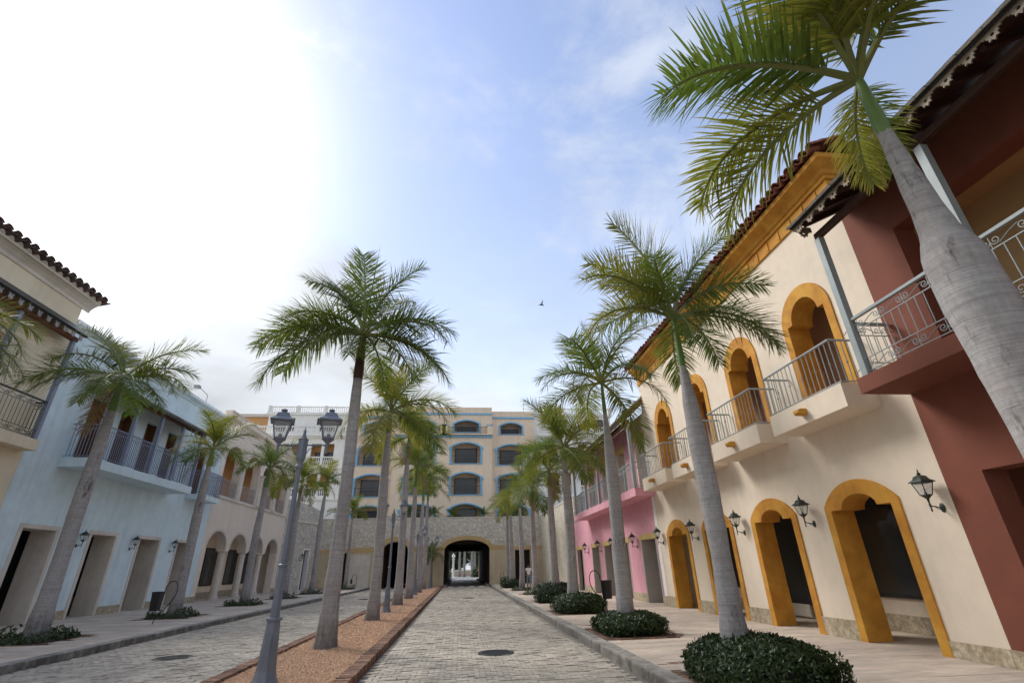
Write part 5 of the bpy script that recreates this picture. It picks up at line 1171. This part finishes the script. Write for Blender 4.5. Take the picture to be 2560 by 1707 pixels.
# --- left-hand row
palm('palm at the left edge showing only its fronds', -12.1, 10.2, .15, 6.1, 7.0, .22, 2.6, 151, [(355,'flat',1.0,2),(25,'flat',1.0,2),(335,'low',1.0,0),(8,'low',1.08,2),(38,'low',1.0,0),(12,'hang',1.05,0),(40,'hang',1.0,2),(60,'mid',1.0,0),(120,'mid',1,0),(180,'flat',1,0),(240,'mid',1,0),(290,'flat',1,0),(310,'hi',1,0),(90,'up',.8,0)])
palm('royal palm with a pinkish leaning-looking trunk before the blue house', -11.8, 16.85, .15, 6.75, 7.95, .255, 2.75, 161,
     [(150,'hi',1.0,2),(178,'hi',.95,2),(185,'mid',1.0,1),(200,'flat',1.05,0),(230,'low',.95,1),(270,'hang',.85,0),(315,'low',.9,0),(345,'low',.85,1),(10,'mid',.85,0),(30,'hi',1.0,2),(70,'mid',1.0,0),(110,'flat',1.0,0),(130,'mid',1.0,0),(290,'low',.9,1),(0,'flat',.8,2)])
palm('royal palm with the hanging bin at its foot, before the blue house', -11.8, 24.1, .15, 6.3, 7.15, .235, 2.3, 171, None, nf=12, yellow=.4)
palm('royal palm before the arcaded house, left of the big lamp post', -11.8, 31.25, .15, 6.4, 7.7, .235, 2.3, 181, None, nf=13, yellow=.3)
palm('royal palm half hidden behind the big lamp post', -11.7, 37.6, .15, 6.9, 7.75, .225, 2.25, 191, None, nf=13, yellow=.5)
palm('royal palm before the stone side wall on the left', -11.65, 44.0, .15, 7.9, 8.8, .215, 2.2, 201, None, nf=12, yellow=.6)
palm('slender young palm on the left near the end wall', -10.8, 52.2, .15, 6.4, 7.0, .17, 2.2, 211, None, nf=10, yellow=.3)
# --- small dark palm at the tunnel corner and plants on the terrace
palm('short shaggy palm with a dark trunk at the left of the tunnel mouth', -2.9, 54.6, .05, 2.7, 3.1, .13, 1.5, 221, None, nf=14, yellow=.5, group='small palms', tm=TRUNKD)
for i, (x, y, h, l) in enumerate(((-3.0,58.5,1.0,'low feathery palm on the terrace left of centre'),(-5.6,58.6,.9,'low feathery palm on the terrace above the narrow passage'),(-.9,58.8,.7,'small feathery palm on the terrace above the tunnel'),(2.6,58.9,.7,'small feathery palm on the terrace right of the tunnel arch'),(6.6,58.5,.9,'low feathery palm on the terrace right of the far palms'),(10.4,58.8,1.6,'dark palm on the terrace beside the white block'),(-13.3,58.8,1.4,'bushy palm on the terrace by the left white block'))):
    palm(l, x, y, 6.6, 6.6+h*.5, 6.6+h*.7, .09, 1.35 if i < 5 else 1.9, 230+i, None, nf=11, group='small palms on the terrace')

# ================================================================== hedges and ground plants
def leaf_cloud(n, sampler, size, seed, mt, name, parent):
    g = np.random.default_rng(seed); P, Nn = sampler(n, g)
    Nn = Nn+g.normal(0,.55,(n,3)); Nn /= np.linalg.norm(Nn,axis=1)[:,None]
    up = g.normal(0,1,(n,3)); up[:,2] += .6; t = np.cross(up, Nn); t /= np.linalg.norm(t,axis=1)[:,None]+1e-6; b_ = np.cross(Nn, t)
    s_ = size*g.uniform(.65,1.3,(n,1)); V = np.zeros((n,6,3))
    # b_ is the blade's length direction; six points make a folded oval leaf
    V[:,0] = P-b_*s_*.1; V[:,1] = P+b_*s_*.35+t*s_*.26; V[:,2] = P+b_*s_*.75+t*s_*.2; V[:,3] = P+b_*s_*1.05+Nn*s_*.05; V[:,4] = P+b_*s_*.75-t*s_*.2; V[:,5] = P+b_*s_*.35-t*s_*.26
    for k in (1,2,4,5): V[:,k] += Nn*s_*.07
    F = (np.arange(n)[:,None,None]*6+np.array([(0,1,2,3),(0,3,4,5)])[None]).reshape(-1,4)
    me = mesh(name, V.reshape(-1,3).tolist(), F.tolist(), mt); o = link(name, me, parent, True); o['kind'] = 'stuff'; return o
def hedge(x, y, rx, ry, h, n, label, seed, size=.062, z=.15):
    root = thing('hedge', label, 'hedge', (x, y, z), 'clipped hedges round the palm trunks')
    ph = np.random.default_rng(seed).uniform(0,6.28,4)
    def shape(th, f):   # f 0 bottom .. 1 top : superellipse dome
        k = (1+.05*np.sin(3*th+ph[0])+.04*np.sin(5*th+ph[1])+.03*np.sin(8*th+ph[2]))
        c = np.abs(np.cos(th))**.75*np.sign(np.cos(th)); s_ = np.abs(np.sin(th))**.75*np.sign(np.sin(th)); rr = (1-np.clip((f-.45)/.55,0,1)**2.6)**.5*(.93+.07*np.clip(f/.25,0,1))
        zt = h*(1+.05*np.sin(2*th+ph[3])+.03*np.sin(7*th))
        return rx*c*k*rr, ry*s_*k*rr, f*zt
    def samp(n, g):
        th = g.uniform(0,2*np.pi,n); f = np.where(g.random(n) < .42, g.uniform(0,.6,n), 1-.45*g.random(n)**2.0); f = np.clip(f,0,1)
        X, Y, Z = shape(th, f); e = g.uniform(.9,1.03,n); P = np.stack([X*e, Y*e, Z*np.where(f > .6, e, 1)+.02],1)
        top = g.random(n) < .3; rr = np.sqrt(g.random(n)); P[top] = np.stack([X[top]*0+rx*.86*rr[top]*np.cos(th[top]), ry*.86*rr[top]*np.sin(th[top]), h*(1-.18*rr[top]**3)*(1+.05*np.sin(5*th[top]+rr[top]*6))+g.normal(0,.015,top.sum())],1)
        Nn = np.stack([P[:,0]/rx**2, P[:,1]/ry**2, (P[:,2]-h*.35)/h**2*.8],1); Nn /= np.linalg.norm(Nn,axis=1)[:,None]; return P, Nn
    leaf_cloud(n, samp, size, seed, HEDGE, 'foliage', root)
    # added near-black inner shell that blocks the view through the leaves
    b = MB(); nt_, nf_ = 20, 8
    for j in range(nf_+1):
        for i in range(nt_):
            X, Y, Z = shape(np.array(2*np.pi*i/nt_), np.array(j/nf_*.98)); b.v.append((float(X)*.9, float(Y)*.9, float(Z)*.93))
    for j in range(nf_):
        for i in range(nt_): i2 = (i+1) % nt_; b.f.append((j*nt_+i, j*nt_+i2, (j+1)*nt_+i2, (j+1)*nt_+i))
    b.f.append(tuple(nf_*nt_+i for i in range(nt_))); b.build('dark_core', CORE, root, True, True)
hedge(4.22, 7.75, .9, 1.05, .52, 13000, 'big dark clipped hedge in the right foreground', 1, .056)
hedge(4.3, 13.75, .86, .95, .42, 7500, 'low clipped hedge round the second palm on the right', 2, .056)
hedge(4.45, 20.0, 1.0, 1.0, .58, 6000, 'clipped hedge under the hanging bin on the right', 3, .06)
hedge(4.6, 25.8, 1.0, 1.1, .78, 3400, 'tall mounded hedge in front of the pale stone wall', 4, .075)
hedge(4.35, 44.6, .8, .9, .62, 1500, 'small round hedge far down the right pavement', 5, .085)
hedge(4.4, 48.7, .75, .9, .72, 1300, 'farthest round hedge near the tunnel', 6, .085)
def ground_plant(x, y, r_, h, n, label, seed, size=.10):
    root = thing('leafy_plant', label, 'plant', (x, y, .14), 'leafy plants at the foot of the palms')
    def samp(n, g):
        th = g.uniform(0,2*np.pi,n); rr = np.sqrt(g.random(n)); rr = .35+.65*rr; hh = h*g.random(n)**1.3*(1.15-.6*rr)*(1+.6*np.sin(th*3+seed)); X = r_*rr*np.cos(th); Y = r_*1.1*rr*np.sin(th)
        P = np.stack([X,Y,np.abs(hh)],1); Nn = np.stack([X*.6,Y*.6,0*X+.6],1); Nn /= np.linalg.norm(Nn,axis=1)[:,None]; return P, Nn
    leaf_cloud(n, samp, size, seed, HEDGE, 'foliage', root)
    b = MB(); g = random.Random(seed)
    for k in range(14):
        a = g.uniform(0,6.28); q = g.uniform(.4,.9)*r_; b.tube([(q*.6*math.cos(a),q*.6*math.sin(a),0),(q*math.cos(a),q*math.sin(a),h*.7)], .006, 4)
    b.build('stem', CORE, root, False, True)
for i, (x, y, r_, h, n, l) in enumerate(((-11.8,16.9,.95,.32,1100,'straggly plants round the nearest left-hand palm'),(-11.8,24.1,.95,.3,900,'straggly plants round the left palm with the hanging bin'),(-11.8,31.25,.95,.28,900,'low plants round the palm before the arcaded house'),(-11.7,37.6,.85,.36,500,'low plants round the palm behind the lamp post'),(-11.65,44.0,.9,.4,500,'low plants round the palm by the stone side wall'),(-10.8,52.2,1.0,.5,500,'dark low bush near the end wall on the left'),(4.75,33.5,.8,.35,600,'sparse plants round the palm right of the walking person'),(4.62,39.5,.75,.3,450,'sparse plants round the palm left of the walking person'))):
    ground_plant(x, y, r_, h, n, l, 40+i)
# ================================================================== street lamps
def street_lamp(x, y, s, label, twin=True):
    root = thing('street_lamp', label, 'street lamp', (x, y, .07), 'twin-lantern street lamps on the gravel strip')
    b = MB(); b.lathe([(.21,0),(.21,.03),(.175,.10),(.15,.2),(.105,.86),(.103,.9)], n=8, rot=.5); b.build('base', LAMPG, root, False, True)
    MB().lathe([(.10,.90),(.125,.905),(.13,.925),(.125,.95),(.10,.955)], n=8, rot=.5).build('collar', LAMPG, root, False, True)
    MB().lathe([(.078,.955),(.06,1.72)], n=8, rot=.5).build('lower_pole', LAMPG, root, False, True)
    MB().lathe([(.066,1.72),(.082,1.73),(.084,1.76),(.066,1.775)], n=12).build('collar', LAMPG, root, True, True)
    MB().lathe([(.051,1.775),(.042,3.42)], n=12).build('upper_pole', LAMPG, root, True, True)
    h = MB().lathe([(.05,3.40),(.072,3.44),(.072,3.47),(.055,3.5),(.055,3.54),(.078,3.6),(.086,3.62),(.086,3.96),(.096,3.97),(.096,3.985),(.06,4.0),(.035,4.06),(.024,4.12),(.03,4.135),(.012,4.19),(.004,4.23)], n=8, rot=.5); h.build('pole_head', LAMPG, root, False, True)
    MB().mbox(lambda u, v, w_: (u, w_, v), -.05, .05, .25, .72, -.139, -.133).build('access_door', LAMPG, root, False, True)
    for sg in (-1, 1):
        am = MB().tube([(sg*.07,0,3.87),(sg*.46,0,3.865)], .015, 8); am.tube([(sg*.085,0,3.70),(sg*.13,0,3.79),(sg*.21,0,3.845),(sg*.3,0,3.862)], .009, 6); a_ = am.build('arm', LAMPG, root, True, True)
        st = MB().lathe([(.016,3.70),(.026,3.73),(.02,3.78),(.024,3.85),(.034,3.9),(.022,3.95),(.03,4.0)], (sg*.46,0,0), 8); st.build('lantern_stem', LAMPG, root, True, True)
        for nm, bb, m in lantern_parts(1.1, LAMPG, PANE, up=False):
            o = bb.build(nm, m, root, nm in ('finial','bulb'), True); o.location = (sg*.46,0,4.0); o.rotation_euler = (0,0,R(17))
    return root
street_lamp(-3.1, 9.66, 1, 'tall blue-grey twin-lantern street lamp in the left foreground')
street_lamp(-3.1, 23.9, 1, 'blue-grey street lamp beyond the second palm of the gravel strip')
street_lamp(-3.15, 38.8, 1, 'slim street lamp between the fourth and fifth median palms')
street_lamp(-2.75, 51.0, 1, 'farthest street lamp, just left of the tunnel arch')

# ================================================================== hanging bins
def hanging_bin(x, y, sg, label, rnd=False):
    root = thing('waste_bin', label, 'waste bin', (x, y, .15), 'black bins hung on bent pipe stands')
    path = [(-sg*.35,0,0),(-sg*.3,0,.18),(-sg*.05,0,.5),(sg*.16,0,.8),(sg*.22,0,1.05),(sg*.18,0,1.27),(sg*.06,0,1.36),(-sg*.08,0,1.33),(-sg*.17,0,1.2),(-sg*.18,0,1.05)]
    P2 = [Vector(p) for p in path]; sm = []
    for i in range(len(P2)-1):
        for k in range(5):
            t = k/5; p0, p1, p2, p3 = P2[max(i-1,0)], P2[i], P2[i+1], P2[min(i+2,len(P2)-1)]
            sm.append(.5*((2*p1)+(p2-p0)*t+(2*p0-5*p1+4*p2-p3)*t*t+(3*p1-p0-3*p2+p3)*t**3))
    sm.append(P2[-1]); MB().tube(sm, .016, 8).build('pipe_stand', IRON, root, True, True)
    c = -sg*.40
    prof = [(.17,.42),(.205,.98),(.215,.99),(.215,1.03),(.19,1.03),(.16,.46)] 
    b = MB().lathe(prof, (c,0,0), 20 if rnd else 4, .5 if not rnd else 0); b.build('bin_body', IRON, root, rnd, True)
    MB().tube([(c+sg*.2,0,1.0),(-sg*.18,0,1.06)], .012, 6).build('hook', IRON, root, True, True)
hanging_bin(-10.45, 20.75, 1, 'black square bin hanging from a bent pipe on the left pavement')
hanging_bin(5.05, 19.6, -1, 'black round bin hanging from a bent pipe beside the third hedge', True)
p_ = thing('pipe_loop', 'thin bent pipe stand by the farthest hedge', 'pipe stand', (3.95,49.6,.15))
MB().tube([(3.95,49.6,.15),(3.75,49.6,.6),(3.72,49.6,1.0),(3.85,49.6,1.35),(4.05,49.6,1.3),(4.1,49.6,.95)], .018, 6).build('pipe', IRON, p_, True)
p_ = thing('pipe_loop', 'thin bent pipe stand by the low bush at the end wall', 'pipe stand', (-9.9,52.0,.15))
MB().tube([(-9.9,52,.15),(-9.75,52,.7),(-9.72,52,1.1),(-9.9,52,1.4),(-10.15,52,1.3),(-10.2,52,1.0)], .018, 6).build('pipe', IRON, p_, True)
MB().box(-10.3,-10.15,51.9,52.1,.6,1.0).build('bracket', IRON, p_)

# ================================================================== walking person (seen from behind)
def person(x, y, label):
    root = thing('person', label, 'person', (x, y, .15))
    def skin(name, joints, edges, radii, m, sub=2):
        me = bpy.data.meshes.new(name); me.from_pydata(joints, edges, []); o = link(name, me, root, True)
        o.modifiers.new('skin', 'SKIN'); 
        if not me.skin_vertices: me.skin_vertices.new() if hasattr(me.skin_vertices, 'new') else None
        lay = me.skin_vertices[0].data
        for i, r_ in enumerate(radii): lay[i].radius = r_ if isinstance(r_, tuple) else (r_, r_)
        lay[0].use_root = True; s_ = o.modifiers.new('sub', 'SUBSURF'); s_.levels = sub; s_.render_levels = sub; me.materials.append(m); o.modifiers['skin'].use_smooth_shade = True
        return o
    J = [(0,0,.92),(0,.0,1.08),(0,.01,1.25),(0,.0,1.40),(0,.01,1.47),(0,.02,1.55),(0,.025,1.63),
         (-.10,0,.88),(-.10,.12,.50),(-.09,.02,.10),(-.09,.14,.04), (.10,0,.88),(.11,-.08,.50),(.11,-.22,.14),(.11,-.12,.05),
         (-.18,0,1.38),(-.24,-.03,1.14),(-.22,.06,.92),(-.21,.09,.84), (.18,0,1.38),(.25,.04,1.15),(.24,.14,.96),(.23,.18,.88)]
    Ed = [(0,1),(1,2),(2,3),(3,4),(4,5),(5,6),(0,7),(7,8),(8,9),(9,10),(0,11),(11,12),(12,13),(13,14),(3,15),(15,16),(16,17),(17,18),(3,19),(19,20),(20,21),(21,22)]
    Ra = [(.13,.10),(.125,.09),(.15,.10),(.13,.085),.055,(.08,.09),(.085,.095), .085,.06,.042,.04,.085,.06,.042,.04, .06,.045,.033,.035,.06,.045,.033,.035]
    skin('body', J, Ed, Ra, SKIN)
    # shirt and trousers as slightly larger shells
    skin('shirt', [(0,0,.90),(0,0,1.08),(0,.01,1.25),(0,0,1.40),(0,.005,1.45),(-.18,0,1.385),(-.225,-.015,1.22),(.18,0,1.385),(.23,.02,1.22)], [(0,1),(1,2),(2,3),(3,4),(3,5),(5,6),(3,7),(7,8)], [(.165,.125),(.155,.115),(.17,.12),(.15,.10),.07,.08,.075,.08,.075], TEE)
    skin('trousers', [(0,0,.90),(-.10,0,.86),(-.10,.12,.50),(-.095,.06,.28),(.10,0,.86),(.11,-.08,.50),(.11,-.17,.28)], [(0,1),(1,2),(2,3),(0,4),(4,5),(5,6)], [(.15,.115),.105,.085,.08,.105,.085,.08], JEAN)
    for sx, yy, zz in ((-.09,.09,.04),(.11,-.16,.06)):
        b = MB().lathe([(.04,-.04),(.055,-.03),(.05,.02),(.035,.05)], n=10); b.v = [(px+sx, py*2.1+yy, pz+zz) for px, py, pz in b.v]; b.build('shoe', SHOE, root, True, True)
    b = MB().lathe([(.03,-.06),(.088,-.02),(.094,.04),(.075,.085),(.02,.105)], n=14); b.v = [(px, py*1.08+.012, pz+1.64) for px, py, pz in b.v]; b.build('hair', HAIR, root, True, True)
    return root
pe = person(5.75, 44.3, 'person in a white T-shirt and faded jeans walking away between the far palms'); 

# ================================================================== bird in the sky
bd = thing('bird', 'tiny dark bird gliding in the open sky', 'bird', (7.29,40,24.6), rz=R(12))
b = MB().tube([(-.28,0,0),(-.12,0,.02),(.08,0,.03),(.2,0,.02),(.3,0,.0)], [.01,.05,.07,.05,.012], 8); b.build('body', IRON, bd, True, True)
for sg in (-1, 1):
    b = MB(); b.v = [(.12,0,.03),(-.1,0,.03),(-.02,sg*.28,.22),(.1,sg*.25,.24),(-.12,sg*.6,.28),(.12,0,.045),(-.1,0,.045),(-.02,sg*.28,.235),(.1,sg*.25,.255),(-.12,sg*.6,.285)]
    b.f = [(0,1,2,3),(3,2,4),(5,8,7,6),(8,9,7),(0,3,8,5),(1,6,7,2),(3,4,9,8),(2,7,9,4)]; b.build('wing', GREYJ, bd, False, True)

# ================================================================== what shows through the tunnel
wl_ = thing('garden_wall', 'low white wall seen through the tunnel', 'wall', (0,128,0))
MB().box(-14,16,132,132.4,0,1.1).build('wall', RENDER, wl_); MB().box(-14,16,131.9,132.5,1.1,1.25).build('coping', WHITEW, wl_)
struct(link('forecourt', mesh('forecourt', [(-60,91,-.05),(60,91,-.05),(60,160,-.05),(-60,160,-.05)], [(0,1,2,3)], mat('pale_forecourt', (.36,.335,.30), var=.1, scale=3))), 'pale paving beyond the tunnel')
def far_palm(x, y, l, sd): palm(l, x, y, 0, 6.5, 7.6, .3, 3.0, sd, None, nf=12, group='palms seen through the tunnel')
far_palm(-.1,122,'left white-trunked palm seen through the tunnel',301); far_palm(1.0,118,'middle white-trunked palm seen through the tunnel',302); far_palm(2.6,116,'right white-trunked palm seen through the tunnel',303); far_palm(3.3,121,'rightmost slim palm seen through the tunnel',304)
pil = thing('white_column', 'white ornamental column seen at the left of the tunnel exit', 'column', (-1.3,104,0))
MB().lathe([(.5,0),(.5,.15),(.3,.2),(.22,.5),(.17,3.2),(.28,3.3),(.3,3.45),(.14,3.5)], (-1.3,104,0), 14).build('shaft', WHITEW, pil, True)
MB().lathe([(.05,3.5),(.3,3.7),(.34,3.9),(.3,4.1),(.1,4.3),(.03,4.5)], (-1.3,104,0), 12).build('finial', WHITEW, pil, True)
hedge(-2.4, 98, .9, 3.5, 1.2, 900, 'dark hedge beside the far end of the tunnel', 70, .2, 0)
hedge(4.5, 112, 2.0, 1.2, 2.0, 900, 'rounded dark shrub seen through the tunnel', 71, .25, 0)
def broadleaf(x, y, z, h, r_, label, seed, n=9000, size=.28):
    root = thing('tree', label, 'tree', (x, y, z), 'leafy trees behind the walls')
    g = random.Random(seed); b = MB().tube([(0,0,0),(.1,.05,h*.3),(.0,.1,h*.55)], [.3,.22,.15], 10); cl = []
    for k in range(16):
        a = g.uniform(0,6.28); q = r_*g.uniform(.25,.85); c = Vector((q*math.cos(a), q*math.sin(a), h*g.uniform(.45,.92))); cl.append((c, r_*g.uniform(.3,.5))); b.tube([(0,.05,h*.4), tuple(c*.6+Vector((0,0,h*.15))), tuple(c)], [.1,.06,.02], 6)
    b.build('trunk', TRUNKD, root, True, True)
    def samp(n, gg):
        i = gg.integers(0, len(cl), n); C_ = np.array([list(c) for c, _ in cl])[i]; rr = np.array([q for _, q in cl])[i]; d = gg.normal(0,1,(n,3)); d /= np.linalg.norm(d,axis=1)[:,None]
        return C_+d*(rr*gg.random(n)**.4)[:,None]*np.array([1,1,.8]), d
    leaf_cloud(n, samp, size, seed, HEDGE, 'crown', root)
broadleaf(13.5, 44, 5.5, 5.5, 2.6, 'dark leafy tree behind the pink balcony', 401, 7000, .22)
broadleaf(-2.5, 139, -2, 9, 5.5, 'tree behind the white wall, left in the tunnel view', 402, 6000, .5); broadleaf(4.5, 140, -2, 9, 5.5, 'tree behind the white wall, right in the tunnel view', 403, 6000, .5)
